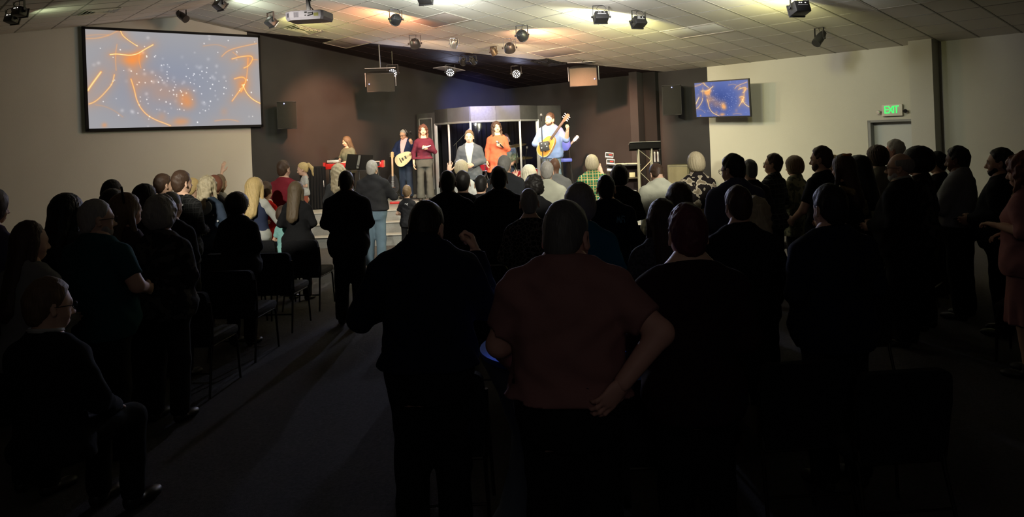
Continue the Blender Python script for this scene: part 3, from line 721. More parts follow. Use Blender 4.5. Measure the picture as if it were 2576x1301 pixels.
HAIR = {'brown': hairmat('brown hair', (.055, .03, .018)), 'black': hairmat('black hair', (.012, .010, .009)), 'blond': hairmat('blond hair', (.62, .45, .20)), 'ash': hairmat('ash blond hair', (.45, .38, .25)), 'grey': hairmat('grey hair', (.26, .25, .23)),
        'white': hairmat('white hair', (.60, .58, .54)), 'chestnut': hairmat('chestnut hair', (.095, .042, .028)), 'auburn': hairmat('auburn hair', (.20, .07, .04)), 'light': hairmat('light brown hair', (.15, .095, .05)), 'umber': hairmat('umber hair', (.10, .07, .04)), 'dim': hairmat('dark grey hair', (.13, .125, .12)), 'silver': hairmat('silver streaked hair', (.34, .32, .29)), 'pale': hairmat('pale blond hair', (.72, .66, .50)), 'mauve': hairmat('reddish dark hair', (.10, .02, .035))}
SHOE = mat('dark leather shoe', (.02, .016, .014), rough=.45, spec=.4)
def ppl(x, ytop, Y, face=0, z0=0., **k):
    """stand a person so that the top of the head shows at pixel x, ytop when the figure stands at depth Y"""
    P = at(x, ytop, Y); hh = P.z - z0
    base = Vector((P.x, P.y, z0)) 
    sx_ = k.get('sex', 'm'); nk = {'m': .022, 'h': .048, 'f': .012, 'w': .030, 'c': .012}[sx_]
    if k.get('legs') == 'sit': hh = hh*(1.75-nk)/(1.335-nk)
    if 'head' not in k: k['head'] = (0, .10)
    return person(base, math.radians(face), hh, **k)
# ------------------------------------------------------------------ stacking church chairs
FAB = mat('black chair fabric', (.018, .018, .02), rough=.95, spec=.1, bump=.5, bscale=180, var=.3, vscale=60); FABT = mat('taupe seat fabric', (.05, .047, .043), rough=.95, spec=.1, bump=.5, bscale=180, var=.3, vscale=60)
CHF = mat('dark bronze tube', (.03, .025, .02), rough=.45, metal=.6)
def make_chair():
    t = empty('stacking_chair')
    # backrest: padded, narrower at the bottom, rounded top corners (back face towards -Y)
    out = []
    for a in range(7): th = PI/2*a/6; out.append((.225-.05+.05*math.sin(th), .87-.05+.05*math.cos(th)))
    out += [(.235, .70), (.215, .50), (.20, .42)]
    out = out + [(-x, z) for x, z in reversed(out)]
    b = MB(); n = len(out); vs = []
    for (x, z) in out: vs.append((x, -.20-(z-.42)*.17, z))
    for (x, z) in out: vs.append((x, -.145-(z-.42)*.17, z))
    for (x, z) in out: vs.append((x*.86, -.125-(z-.42)*.17+.0, .645+(z-.645)*.88))
    fs = [tuple(reversed(range(n)))] + [(i, (i+1) % n, n+(i+1) % n, n+i) for i in range(n)] + [(n+i, n+(i+1) % n, 2*n+(i+1) % n, 2*n+i) for i in range(n)] + [tuple(range(2*n, 3*n))]
    b.add(vs, fs); b.obj('backrest', FAB, t)
    MB().box((0, .04, .445), (.47, .47, .075), bev=.03).obj('seat', FABT, t)
    fr = MB(); fr.tube([(-.21, .24, .40), (.21, .24, .40)], .011, 8); fr.tube([(-.2, -.17, .40), (.2, -.17, .40)], .011, 8)
    for s in (-1, 1): fr.tube([(s*.215, .24, .40), (s*.215, -.19, .40)], .011, 8)
    fr.obj('seat_frame', CHF, t)
    for s in (-1, 1):
        MB().tube([(s*.215, .235, .41), (s*.22, .255, .36), (s*.235, .265, .0)], [.0115, .0115, .010], 8).obj('leg', CHF, t)
        MB().tube([(s*.225, -.175, .45), (s*.215, -.19, .38), (s*.235, -.29, .0)], [.0115, .0115, .010], 8).obj('leg', CHF, t)
        MB().tube([(s*.225, -.185, .42), (s*.235, -.205, .60), (s*.236, -.235, .78)], .0105, 8).obj('back_frame', CHF, t)
    MB().tube([(-.226, -.235, .19), (.226, -.235, .19)], .008, 8).obj('stretcher', CHF, t)
    MB().box((0, -.212, .56), (.30, .018, .16), bev=.006).obj('book_pocket', FAB, t)
    return reg(t)
chair0 = make_chair(); chair_used = [False]
def chair(X, Y, face, label, group):
    mx = TR((X, Y, 0), math.radians(face))
    if not chair_used[0]:
        chair_used[0] = True; chair0.matrix_world = mx; o = chair0
    else: o = dup(chair0, mx)
    o['label'] = label; o['category'] = 'chair'; 
    if group: o['group'] = group
    elif 'group' in o: del o['group']
    return o
# ------------------------------------------------------------------ ceiling fixtures
def yoke(w, h, r=.008, flat=True):
    m = MB(); m.box((0, 0, 0), (w, .03, .006)); 
    for s in (-1, 1): m.box((s*w/2, 0, -h/2), (.006, .03, h)); m.lathe([(.014, 0), (.02, .01), (.02, .025), (.008, .03)], 8, Matrix.Translation((s*(w/2+.003), 0, -h+.015)) @ Euler((0, s*PI/2, 0)).to_matrix().to_4x4())
    m.lathe([(.012, 0), (.012, .05)], 8, Matrix.Translation((0, 0, 0))); return m
LED_W = emis('white led', (.80, .88, 1.), 60.); LED_O = emis('orange led', (1., .35, .12), 6.); LED_C = emis('warm white led', (1., .93, .75), 14.); LED_FACE = emis('lit led face', (.62, .70, 1.), 2.2); LED_OFF = mat('dark lens', (.03, .03, .035), rough=.15)
def par(mount, target, led, label, size=.13, depth=.16, group='round par lights on the ceiling', name='stage_light', bodym=None, drop=None):
    """round LED par can: yoke from the ceiling, head aimed at target"""
    m = Vector(mount); t = empty(name, m); h = drop or .24*size/.13; d = Vector(target)-m; az = math.atan2(-d.x, d.y)
    t.rotation_euler = (0, 0, az); el = math.atan2(d.z+h, math.hypot(d.x, d.y))
    bm_ = bodym or BLKM
    yoke(size*2+.03, h).obj('yoke', bm_, t)
    M = Matrix.Translation((0, 0, -h+.015)) @ Euler((el, 0, 0)).to_matrix().to_4x4() @ Euler((-PI/2, 0, 0)).to_matrix().to_4x4()   # local z -> forward
    prof = [(size*.2, -depth*.62), (size*.62, -depth*.58), (size*.86, -depth*.38), (size, -depth*.1), (size, depth*.35), (size*1.04, depth*.36), (size*1.04, depth*.45)]
    b = MB().lathe(prof, 24, M)
    for k in range(8): b.box(M @ Vector((size*.55*math.cos(k*PI/4), size*.55*math.sin(k*PI/4), -depth*.60)), (.012, .012, .012))
    b.obj('housing', bm_, t)
    le = MB()
    le.lathe([(size*.95, depth*.40), (size*.95, depth*.41)], 20, M).obj('lens', LED_FACE if led else LED_OFF, t)
    if led:
        q = MB()
        pts = [(0, 0)] + [(.42*size*math.cos(a*PI/3), .42*size*math.sin(a*PI/3)) for a in range(6)] + [(.76*size*math.cos(a*PI/6+.2), .76*size*math.sin(a*PI/6+.2)) for a in range(12)]
        for (x, y) in pts: q.lathe([(size*.15, depth*.411), (size*.15, depth*.43), (size*.08, depth*.45)], 10, M @ Matrix.Translation((x, y, 0)))
        q.obj('led_cluster', led, t)
    MB().tube([(0.03, -.02, .0), (.05, -.08, -.06), (.02, -.10, -.13), (0, -.05, -h+.03)], .004, 6).obj('cable', BLACK, t)
    tag(t, label, 'spotlight', group); return t, m + Vector((0, 0, -h)), d.normalized()
def boxlight(mount, target, label, led=True, sc=1., group='box spotlights on the ceiling'):
    m = Vector(mount); t = empty('stage_light', m); h = .27*sc; d = Vector(target)-m; az = math.atan2(-d.x, d.y); t.rotation_euler = (0, 0, az); el = math.atan2(d.z+h, math.hypot(d.x, d.y))
    yoke(.36*sc, h).obj('yoke', BLKM, t); M = (Matrix.Translation((0, 0, -h+.015)) @ Euler((el, 0, 0)).to_matrix().to_4x4()); R = M.to_3x3(); c = M.translation
    b = MB(); b.box(c, (.30*sc, .20*sc, .20*sc), R, bev=.02); 
    for k in range(5): b.box(c + R @ Vector((0, (-.06+.03*k)*sc, .105*sc)), (.24*sc, .010*sc, .016*sc), R)
    b.box(c + R @ Vector((0, .11*sc, 0)), (.32*sc, .03*sc, .22*sc), R, bev=.006); b.obj('housing', BLKM, t)
    l = MB(); l.box(c + R @ Vector((0, .127*sc, 0)), (.27*sc, .006, .17*sc), R); l.obj('lens', LED_C if led else LED_OFF, t)
    v = MB()
    for x in (-.06, -.02, .06): v.box(c + R @ Vector((x*sc, -.1005*sc, .06*sc)), (.022*sc, .004, .016*sc), R)
    v.obj('vent_slot', mat('lit vent slot', (.6, .6, .6), emit=(1, .95, .85), estr=1.6), t)
    MB().box(c + R @ Vector((0, -.101*sc, .02*sc)), (.19*sc, .003, .012*sc), R).obj('rating_label', mat('pale sticker', (.45, .45, .45)), t)
    for s in (-1, 1): MB().tube([(s*.05*sc, -.02, 0), (s*.11*sc, -.04, -.08*sc), (s*.03*sc, -.02, -.15*sc)], .004, 6).obj('cable', BLACK, t)
    tag(t, label, 'spotlight', group); return t, m+Vector((0, 0, -h)), d.normalized()
def spill(p, d, power, color, size=.2):
    """light that leaves a lamp's lens over its whole front half-space"""
    q = Vector(p) + Vector(d)*.16; l = disk('lamp_spill', q, q+Vector(d), power, color, size); return l
FX = {}
def ceil_pt(x, y, drop=0.): return from_ceiling(x, y) + Vector((0, 0, -drop))
# x, y of the mount on the ceiling, aim, kind
ST = Vector((0, 18.3, 1.6))
ORG = (1., .36, .16); WARM = (1., .86, .62); COOL = (.80, .86, 1.)
def par_at(x, y, tgt, led, label, size, pw, col, sp=0., spc=None, deg=34, bodym=None):
    m = ceil_pt(x, y); t, p, d = par(m, tgt, led, label, size, bodym=bodym)
    if pw: spot('par_beam', p+d*.14, tgt, pw, col, deg, .7, size*.8)
    if sp: spill(p, d, sp, spc or col, size*1.7)
    return t
# ------------------------------------------------------------------ hanging lights
P_ = par_at
P_(995, 24, (-4.5, 18.5, 2.5), None, 'round par light with red-orange glow, farthest left of the round ones', .105, 2700, (1., .42, .22), 70, ORG, deg=30)
P_(1043, 88, (-1.6, 18.2, 1.6), None, 'round par light with orange glow above the hanging speaker, low at left', .105, 380, ORG, 22, (1., .62, .36), deg=34)
P_(1142, 96, (-2.0, 18.2, 1.5), None, 'small silver round par light between the two groups of orange ones', .075, 250, WARM, 3, WARM, bodym=STEEL)
P_(1312, 64, (2.4, 18.2, 1.9), None, 'round par light with the strongest orange glow, highest in the middle group', .108, 2300, (1., .46, .27), 60, (1., .45, .22), deg=38)
P_(1281, 97, (0.3, 17.8, 1.5), None, 'round par light with yellow-orange glow, left of the highest one', .11, 300, WARM, 28, (1., .72, .40))
P_(1241, 117, (0.6, 17.5, 1.6), None, 'smallest orange-lit round par light at the black ceiling edge', .07, 60, WARM, 14, (1., .68, .4), bodym=mat('bronze housing', (.10, .07, .05), rough=.4, metal=.4))
P_(1165, 143, (-1.5, 21, 1.6), None, 'left of the pair of small dark par lights under the black ceiling', .07, 0, WARM)
P_(1190, 141, (0.5, 21, 1.6), None, 'right of the pair of small dark par lights under the black ceiling', .07, 0, WARM)
BW = (.62, .68, 1.)
P_(1132, 163, (-.9, 6., 0.4), LED_W, 'lit white par light in front of the pale ceiling panel', .105, 550, BW, 6, BW, deg=38)
P_(1298, 166, (.2, 6., 0.4), LED_W, 'lit white par light in the middle of the black ceiling', .105, 550, BW, 6, BW, deg=38)
m0 = at(987, 163, 18.0); cz = ceil_z(m0.dot(E1))
t, p, d = par(m0, (-2.0, 6., .2), LED_W, 'brightest lit white par light beside the left hanging speaker', .11); spot('par_beam', p+d*.2, (-1.5, 5.3, .0), 2000, BW, 36, .7, .08); spill(p, d, 8, BW)
MB().tube([(0, 0, 0), (0, 0, cz-m0.z)], .012, 8).obj('drop_pipe', BLKM, t)
spot('blue_wash', at(1215, 190, 16.9), at(1205, 287, 18.0), 320, (.30, .35, 1.), 44, 1., .1)
# added blue spots, without fixtures, wash the black wall above the booth
spot('blue_wash', at(1170, 200, 17.6), at(1185, 262, 20.5), 1500, (.20, .25, 1.), 38, 1., .1); spot('blue_wash', at(1240, 200, 17.6), at(1290, 285, 18.6), 260, (.28, .33, 1.), 40, 1., .1)
def bx_at(x, y, tgt, label, pw, col, sp, spc, sc=.75, deg=50, led=True):
    t, p, d = boxlight(ceil_pt(x, y), tgt, label, led, sc)
    if pw: spot('box_beam', p+d*.2, tgt, pw, col, deg, .8, .1)
    if sp: spill(p, d, sp, spc, .22)
    return p, d
KEY = (1., .93, .76)
WALLC = (1., .95, .72)
bx_at(1511, 14, (.9, 17.3, 1.5), 'boxy spotlight throwing pale white light on the ceiling', 420, KEY, 62, (.97, 1., .84))
p, d = bx_at(1606, 27, (0, 17.0, 1.4), 'boxy spotlight throwing yellow light on the ceiling', 350, KEY, 75, (1., .92, .25))
spot('box_beam', p+d*.2, uv(7.0, 16.9, 1.4), 170, WALLC, 44, 1., .1)  # second beam added at this box to brighten the left wall
p, d = bx_at(680, 31, (-1.8, 17.8, 1.5), 'boxy spotlight hanging left of the projector', 260, KEY, 32, (1., .95, .3))
spot('box_beam', p+d*.2, uv(14, 10.3, .9), 1500, WALLC, 34, 1., .25)  # extra beam added at this box to brighten the right wall
bx_at(551, -14, (-2.5, 17.5, 1.5), 'boxy spotlight cut by the top of the frame above the projection screen', 160, KEY, 22, (.85, 1., .8))
bx_at(1068, -34, (-.5, 17.5, 1.5), 'boxy spotlight just peeking in at the top of the frame, above the round lights', 300, KEY, 60, (.94, 1., .92))
bx_at(2010, -16, (2.4, 17.2, 1.6), 'boxy spotlight at the top of the frame above the television', 160, KEY, 26, (1., .95, .3), sc=.85)
for (x_, y_) in ((-1.0, 11.6), (1.2, 11.4), (3.4, 10.6), (-3.2, 12.2)):      # unseen spill disks added just above the frame to even out the ceiling light
    q_ = Vector((x_, y_, 0)); q_.z = ceil_z(q_.dot(E1))-.22; spill(q_, Vector((-x_*.1, 6, -1.6)).normalized(), 50, (1., .98, .93), .3)
m = ceil_pt(2060, 70); par(m, m+Vector((-1., -.5, -1.3)), None, 'small black can spotlight high above the exit door wall', .075, .26, group=None, drop=.2)
m = from_ceiling(458, 13); par(m, m+Vector((1., -.5, -1.)), None, 'small black can spotlight at the ridge above the projection screen', .075, .26, group=None, drop=.24)
for (x, y, tg, lb) in ((28, 22, (-4, 20, 1), 'lower of the two black box spotlights in the top left corner'), (48, 3, (-2, 22, 1.4), 'upper of the two black box spotlights in the top left corner')):
    m = from_ceiling(x, y, True); boxlight(m, tg, lb, False, .62, 'box spotlights at top left')
spill(from_ceiling(60, 30, True)+Vector((0, 0, -.25)), Vector((.6, .8, .05)), 3.0, (.85, 1., .6), .15)
# key spots hung out of view above and behind the camera, aimed over the near rows at the stage and its steps
for (x_, y_, tx, pw_) in ((-3.4, 4.6, -2.6, 1250), (.3, 4.2, -.3, 1250), (2.6, 5.0, .8, 1250)):
    q_ = Vector((x_, y_, 0)); q_.z = ceil_z(q_.dot(E1))-.35; spot('key_beam', q_, (tx, 15.6, .9 if x_ < 2 else .2), pw_, (1., .95, .80), 34 if x_ < 2 else 30, .22, .07)
# added unseen narrow blue spot to brighten the cocktail table top
spot('blue_table_fill', (.75, 5.9, 4.2), (.25, 3.8, 1.1), 120, (.25, .42, 1.), 15, .5, .05)
# added unseen fill disk behind the camera, lifts the dark foreground
l_ = disk('foreground_fill', (0.3, -1.6, 3.2), (0, 9, 0.9), 4.0, (1., .93, .88), 1.2)
# ------------------------------------------------------------------ loudspeakers
SPK = mat('dark speaker cabinet', (.012, .012, .012), rough=.6, bump=.3, bscale=160); GRL = mat('speaker grille', (.014, .014, .012), rough=.7, bump=.9, bscale=240, var=.3, vscale=120)
BLUEL = emis('blue power light', (.35, .4, 1.), 5.)
def cabinet(name, w, h, d, label, group=None, logo=(.32, .42), gm=GRL):
    """front faces -Y; trapezoid plan with a bowed grille"""
    t = empty(name); out = [(-w/2, 0), (w/2, 0), (w*.36, d), (-w*.36, d)]; b = MB()
    vs = [(x, y, -h/2) for x, y in out] + [(x, y, h/2) for x, y in out]; b.add(vs, [(3,2,1,0), (4,5,6,7), (0,1,5,4), (1,2,6,5), (2,3,7,6), (3,0,4,7)]); b.obj('cabinet', SPK, t)
    g = MB(); n = 10; xs = [(-w/2+.012)+(w-.024)*i/n for i in range(n+1)]
    vs = []; 
    for x in xs: yy = -.045*math.cos(PI*x/w)-.004; vs += [(x, yy, -h/2+.012), (x, yy, h/2-.012)]
    g.add(vs, [(2*i, 2*i+2, 2*i+3, 2*i+1) for i in range(n)], True); g.add([(x, -.045*math.cos(PI*x/w)-.004 if k else .002, s*(h/2-.012)) for s in (-1, 1) for k in (0, 1) for x in xs], [tuple(s*2*(n+1)+k for k in range(n+1)) + tuple(s*2*(n+1)+(n+1)+k for k in reversed(range(n+1))) for s in (0, 1)])
    g.obj('grille', gm, t); 
    for s in (-1, 1): MB().box((0, -.012, s*(h/2-.008)), (w*.98, .05, .018), bev=.006).obj('trim_bar', SPK, t)
    MB().lathe([(.012, 0), (.012, .006), (.004, .008)], 12, Matrix.Translation((logo[0]*w, -.052, logo[1]*h)) @ Euler((PI/2, 0, 0)).to_matrix().to_4x4()).obj('power_light', BLUEL, t)
    return tag(t, label, 'speaker', group)
def hung(x0, y0, x1, y1, Y, label, rz, gm, top_y, top_x):
    c = at((x0+x1)/2, (y0+y1)/2, Y); w = (x1-x0)/FPX*Y; h = (y1-y0)/FPX*Y
    t = cabinet('hanging_speaker', w, h, .34, label, None, (.41, -.12) if rz < 0 else (-.41, -.05), gm); t.matrix_world = TR(c, rz, rx=math.radians(12))
    b = MB(); b.box((0, .14, h/2+.10), (w+.07, .05, .012)); 
    for s in (-1, 1): b.box((s*(w/2+.03), .14, .05), (.012, .05, h*.5+.10), None)
    b.obj('bracket', STEEL, t)
    top = Vector((at(top_x, top_y, Y).x, Y+.1, 0)); zc = ceil_z(c.dot(E1)); L = zc - c.z
    MB().tube([(0, .14, h/2+.10), (0, .14-.21*(L), L)], .014, 8).obj('drop_pipe', STEEL, t); return t
hung(923, 184, 992, 231, 17.4, 'black speaker hanging on a long pole left of the stage centre', math.radians(8), GRL, 118, 957)
hung(1432, 169, 1502, 217, 17.2, 'amber-lit speaker hanging in a steel bracket right of the stage centre', math.radians(-10), mat('light grille cloth', (.085, .072, .055), rough=.8, bump=.6, bscale=240, var=.2, vscale=120), 150, 1467)
def wallspk(x, y, w, h, off, rz, label):
    t = cabinet('wall_speaker', w, h, .30, label, None, (-.12 if x < 1000 else .05, .42)); c = at(x, y, off); t.matrix_world = TR(c, rz)
    k = MB(); k.box((0, .36, 0), (.12, .18, .10)); k.box((0, .44, 0), (.18, .012, .26)); k.tube([(0, .3, -.1), (0, .44, -.2)], .014, 8); k.obj('wall_bracket', BLKM, t); return t
wallspk(722, 290, .42, .61, 17.2, math.radians(12), 'black speaker on the black wall right of the projection screen')
wallspk(1690, 252, .42, .66, 17.0, math.radians(-25), 'dark speaker on the black wall left of the television')
# ------------------------------------------------------------------ projector
c = at(777, 43, 9.6); t = empty('projector', c, math.radians(-8)); pw = mat('pale projector shell', (.48, .45, .52), rough=.4)
q = MB(); w, dd, hh = .49, .36, .11
out = [(-w/2, -dd/2+.05), (-w/2+.07, -dd/2), (w/2-.02, -dd/2), (w/2, -dd/2+.04), (w/2, dd/2), (-w/2, dd/2)]; n = len(out)
vs = [(x*.94, y*.94, -hh/2) for x, y in out] + [(x, y, -hh/2+.035) for x, y in out] + [(x, y, hh/2-.008) for x, y in out] + [(x*.97, y*.97, hh/2) for x, y in out]
q.add(vs, [tuple(reversed(range(n))), tuple(range(3*n, 4*n))] + [(k*n+i, k*n+(i+1) % n, (k+1)*n+(i+1) % n, (k+1)*n+i) for k in range(3) for i in range(n)]); q.obj('shell', pw, t)
sl_ = mat('dark slot', (.10, .09, .12), rough=.6)
for k in range(7): MB().box((-.115+k*.009, -dd/2-.001, .008), (.004, .004, .062)).obj('vent_slat', sl_, t)
for k in range(5): MB().box((-w/2+.028+k*.008, -dd/2+.028-k*.0055, .008), (.003, .008, .05)).obj('vent_slat', sl_, t)
v = MB(); v.box((.035, -dd/2-.002, .03), (.03, .006, .02)); v.box((.03, -dd/2-.002, -.005), (.02, .006, .012)); v.box((.09, -dd/2-.002, .02), (.06, .006, .012)); v.obj('ports', BLACK, t)
MB().box((.165, -dd/2-.001, .0), (.06, .004, .04), bev=.001).obj('rating_label', mat('olive sticker', (.35, .34, .12)), t)
MB().tube([(.0, 0, hh/2), (.0, 0, .12), (-.01, 0, ceil_z(c.dot(E1))-c.z)], .028, 12).obj('mount_pole', mat('white pole', (.62, .6, .62), rough=.5), t)
MB().box((0, 0, hh/2+.012), (.16, .16, .016)).obj('mount_plate', pw, t)
MB().tube([(.03, -.02, .6), (.05, -.03, .35), (.075, -.05, .24), (.05, -.05, .19), (.02, -.04, .22), (.04, -.05, .12), (.12, -.16, hh/2+.01), (.125, -.19, 0), (.06, -.19, -.01)], .006, 6).obj('cable', BLACK, t)
tag(t, 'white projector on a ceiling pole left of the round par lights', 'projector')
# ------------------------------------------------------------------ screens: flame swirls and dots, painted once as vertex colours on a fine grid
CURV = [([(760,352),(850,350),(940,325),(1000,292),(1022,280)], 9, .45), ([(765,325),(850,315),(940,318)], 8, .3), ([(1040,280),(1055,320),(1085,350),(1130,385),(1185,422)], 6, 1.),
 ([(955,497),(1010,490),(1070,500),(1130,505),(1190,490),(1240,455),(1320,410)], 8, 1.1), ([(1012,405),(1000,480),(1000,560),(1005,640)], 6, .45), ([(1200,500),(1198,560),(1215,620)], 6, .4),
 ([(775,820),(810,762),(850,700),(880,655)], 13, 1.), ([(787,942),(830,925),(880,880),(930,820),(975,760),(990,680)], 8, .85), ([(1130,720),(1160,820),(1175,900),(1210,980),(1270,1050),(1350,1095),(1430,1125),(1475,1145)], 9, .8),
 ([(1780,425),(1850,415),(1920,412),(2000,440)], 7, .3), ([(1960,520),(2010,475),(2080,450),(2180,430),(2310,408)], 7, .6), ([(2060,545),(2130,528),(2220,518),(2262,522),(2272,550),(2232,608),(2180,628)], 9, .8),
 ([(2070,485),(2130,530)], 6, .4), ([(2270,553),(2320,555)], 6, .5), ([(2222,540),(2216,640),(2203,745)], 10, .5), ([(2083,725),(2150,708),(2190,718),(2200,752),(2165,800),(2120,850),(2060,925)], 10, .75),
 ([(2168,780),(2200,850),(2250,900),(2300,930),(2345,948)], 8, 1.), ([(840,950),(920,965),(1000,1010),(1060,1060)], 8, .25), ([(1890,1105),(1980,1092),(2060,1095),(2120,1110)], 8, .35), ([(2180,790),(2150,840)], 12, .7)]
BLOB = [(1250, 720, 110, 80, .28), (1420, 840, 140, 90, .25), (1150, 540, 130, 60, .35), (1610, 900, 75, 85, .8), (1650, 950, 60, 50, .4), (1560, 1110, 60, 40, .7), (1620, 1105, 40, 30, .3), (1130, 550, 80, 50, .8), (1210, 500, 60, 45, .5), (1150, 620, 70, 60, .4), (1170, 760, 60, 100, .25), (1300, 720, 120, 90, .15), (2150, 770, 60, 60, .4), (2230, 560, 50, 50, .35), (1420, 860, 200, 120, .15), (1060, 320, 60, 50, .2), (1400, 1060, 40, 40, .3), (1980, 1020, 40, 40, .25), (910, 1135, 22, 22, .7)]
def flame_field(nx, ny, base0, base1, orange, k, white=.9):
    cor = np.array([(752, 265), (2325, 355), (2357, 1140), (787, 1165)], float)
    U, Vv = np.meshgrid(np.linspace(0, 1, nx), np.linspace(0, 1, ny))
    PX = (cor[0, 0]*(1-U)+cor[1, 0]*U)*(1-Vv) + (cor[3, 0]*(1-U)+cor[2, 0]*U)*Vv; PY = (cor[0, 1]*(1-U)+cor[1, 1]*U)*(1-Vv) + (cor[3, 1]*(1-U)+cor[2, 1]*U)*Vv
    g = np.exp(-((U-.42)**2/.16+(Vv-.55)**2/.2))[..., None]
    C = np.array(base0)*g + np.array(base1)*(1-g)
    def near(p, q): 
        p = np.array(p, float); q = np.array(q, float); t = np.clip(((PX-p[0])*(q-p)[0]+(PY-p[1])*(q-p)[1])/((q-p)@(q-p)), 0, 1); return np.hypot(PX-p[0]-t*(q-p)[0], PY-p[1]-t*(q-p)[1])
    I = np.zeros_like(PX); Wt = np.zeros_like(PX)
    for pts, w, s in CURV:
        # smooth the polyline
        P = np.array(pts, float)
        for _ in range(2):
            N = [P[0]]
            for a, b in zip(P[:-1], P[1:]): N += [a*.75+b*.25, a*.25+b*.75]
            P = np.array(N+[P[-1]])
        D = np.full(PX.shape, 1e9)
        for a, b in zip(P[:-1], P[1:]): D = np.minimum(D, near(a, b))
        I += s*(np.exp(-(D/(w*.7))**2)*.9 + .34*np.exp(-D/(w*4.2))); Wt += s*s*np.exp(-(D/(w*.45))**2)*.85
    for x, y, rx, ry, s in BLOB: I += s*.8*np.exp(-((PX-x)/rx)**2-((PY-y)/ry)**2)
    I = np.clip(I*k, 0, 1)[..., None]; C = C*(1-I) + np.array(orange)*I; C = C + np.clip(Wt, 0, 1)[..., None]*np.array((.25, .45, .45))
    R = np.random.RandomState(5)
    for _ in range(190):
        x, y = R.normal(1500, 420), R.normal(760, 210); r = R.choice([3.5, 4, 5, 5, 9, 15]); s = (white if r < 8 else .13)*R.uniform(.3, 1)
        if not (800 < x < 2300): continue
        C = C + s*np.exp(-(((PX-x)**2+(PY-y)**2)/r**2))[..., None]*np.array((1, .96, .9))
    return np.clip(C, 0, 1)
def screen_mesh(name, w, h, field, strength, parent, y=0.):
    ny, nx = field.shape[:2]; X, Z = np.meshgrid(np.linspace(-w/2, w/2, nx), np.linspace(h/2, -h/2, ny)); P = np.stack([X, np.full_like(X, y), Z], -1).reshape(-1, 3)
    i = np.arange(nx*ny).reshape(ny, nx); Q = np.stack([i[:-1, :-1], i[1:, :-1], i[1:, 1:], i[:-1, 1:]], -1).reshape(-1, 4)
    pp = Parts(); pp.add((P, Q)); m = bpy.data.materials.new(name+' picture'); m.use_nodes = True; nt = m.node_tree; nt.nodes.remove(nt.nodes['Principled BSDF'])
    me = pp.mesh(name, [m]); ca = me.color_attributes.new('picture', 'FLOAT_COLOR', 'POINT')
    L = np.where(field <= .04045, field/12.92, ((field+.055)/1.055)**2.4); ca.data.foreach_set('color', np.concatenate([L.reshape(-1, 3), np.ones((nx*ny, 1))], 1).astype(np.float32).ravel())
    a = nt.nodes.new('ShaderNodeAttribute'); a.attribute_name = 'picture'; e = nt.nodes.new('ShaderNodeEmission'); e.inputs[1].default_value = strength; nt.links.new(a.outputs[0], e.inputs[0]); nt.links.new(e.outputs[0], nt.nodes['Material Output'].inputs[0])
    return mobj(name, me, parent)
# projection screen: parallel to the left wall
t = empty('projection_screen'); t.matrix_world = ROOM @ Matrix.Translation((5.13, 16.90, 3.47))
screen_mesh('picture', 3.45, 1.945, flame_field(400, 224, (.575, .60, .67), (.665, .655, .66), (1., .60, .30), .85), .95, t, -.035)
b = MB()
for s in (-1, 1): b.box((s*1.750, 0, 0), (.055, .06, 2.05)); b.box((0, 0, s*.998), (3.545, .06, .055))
b.box((0, .012, 0), (3.45, .01, 1.95)); b.obj('frame', mat('black velvet border', (.006, .006, .007), rough=1.), t)
tag(t, 'large projection screen showing orange flame swirls on the left wall', 'screen')
t = empty('television'); a_ = at(1749, 252, 16.55); b_ = at(1888, 245, 15.45); cc = (a_+b_)/2; rz = math.atan2((b_-a_).y, (b_-a_).x)
t.matrix_world = TR(cc, rz, rx=math.radians(4), ry=math.radians(1.2))
wv = (b_-a_).length
screen_mesh('picture', wv-.05, .72, flame_field(220, 124, (.26, .33, .58), (.42, .48, .72), (1., .70, .42), 1.25), 1.0, t, -.022)
MB().box((0, 0, 0), (wv, .04, .77), bev=.008).obj('bezel', BLACK, t)
MB().box((0, .05, 0), (wv*.6, .07, .5)).obj('back_housing', BLACK, t); k = MB(); k.box((0, .14, 0), (.1, .14, .08)); k.box((0, .22, 0), (.3, .03, .4)); k.obj('wall_arm', BLKM, t)
tag(t, 'wall television with orange swirls on blue at the edge of the black wall', 'television')
# ------------------------------------------------------------------ EXIT sign
t = empty('exit_sign'); t.matrix_world = ROOM @ Matrix.Translation((U_R-.03, 6.19, 2.215)) @ Matrix.Rotation(-PI/2, 4, 'Z')
wh = mat('white sign shell', (.55, .53, .46), rough=.5); MB().box((0, 0, 0), (.36, .055, .21), bev=.018).obj('housing', wh, t)
GRN = emis('green letter light', (.06, 1., .16), 1.3); L = MB()
def strokes(mb, segs, x0, s, z0, w, y=-.031):
    for (a, b) in segs:
        A = Vector((x0+a[0]*s*.62, y, z0+a[1]*s)); B = Vector((x0+b[0]*s*.62, y, z0+b[1]*s)); d = (B-A); ln = d.length; an = math.atan2(d.z, d.x)
        mb.box((A+B)/2, (ln+w*.8, .006, w), Euler((0, -an, 0)).to_matrix())
LET = {'E': [((0,0),(0,1)), ((0,0),(1,0)), ((0,.5),(.85,.5)), ((0,1),(1,1))], 'X': [((0,0),(1,1)), ((0,1),(1,0))], 'I': [((.5,0),(.5,1))], 'T': [((.5,0),(.5,1)), ((0,1),(1,1))], 'N': [((0,0),(0,1)), ((0,1),(1,0)), ((1,0),(1,1))]}
for ch, x0 in (('E', -.118), ('X', -.052), ('I', .002), ('T', .048)): strokes(L, LET[ch], x0+(.0 if ch != 'I' else -.006), .115, -.045, .017)
L.obj('lettering', GRN, t)
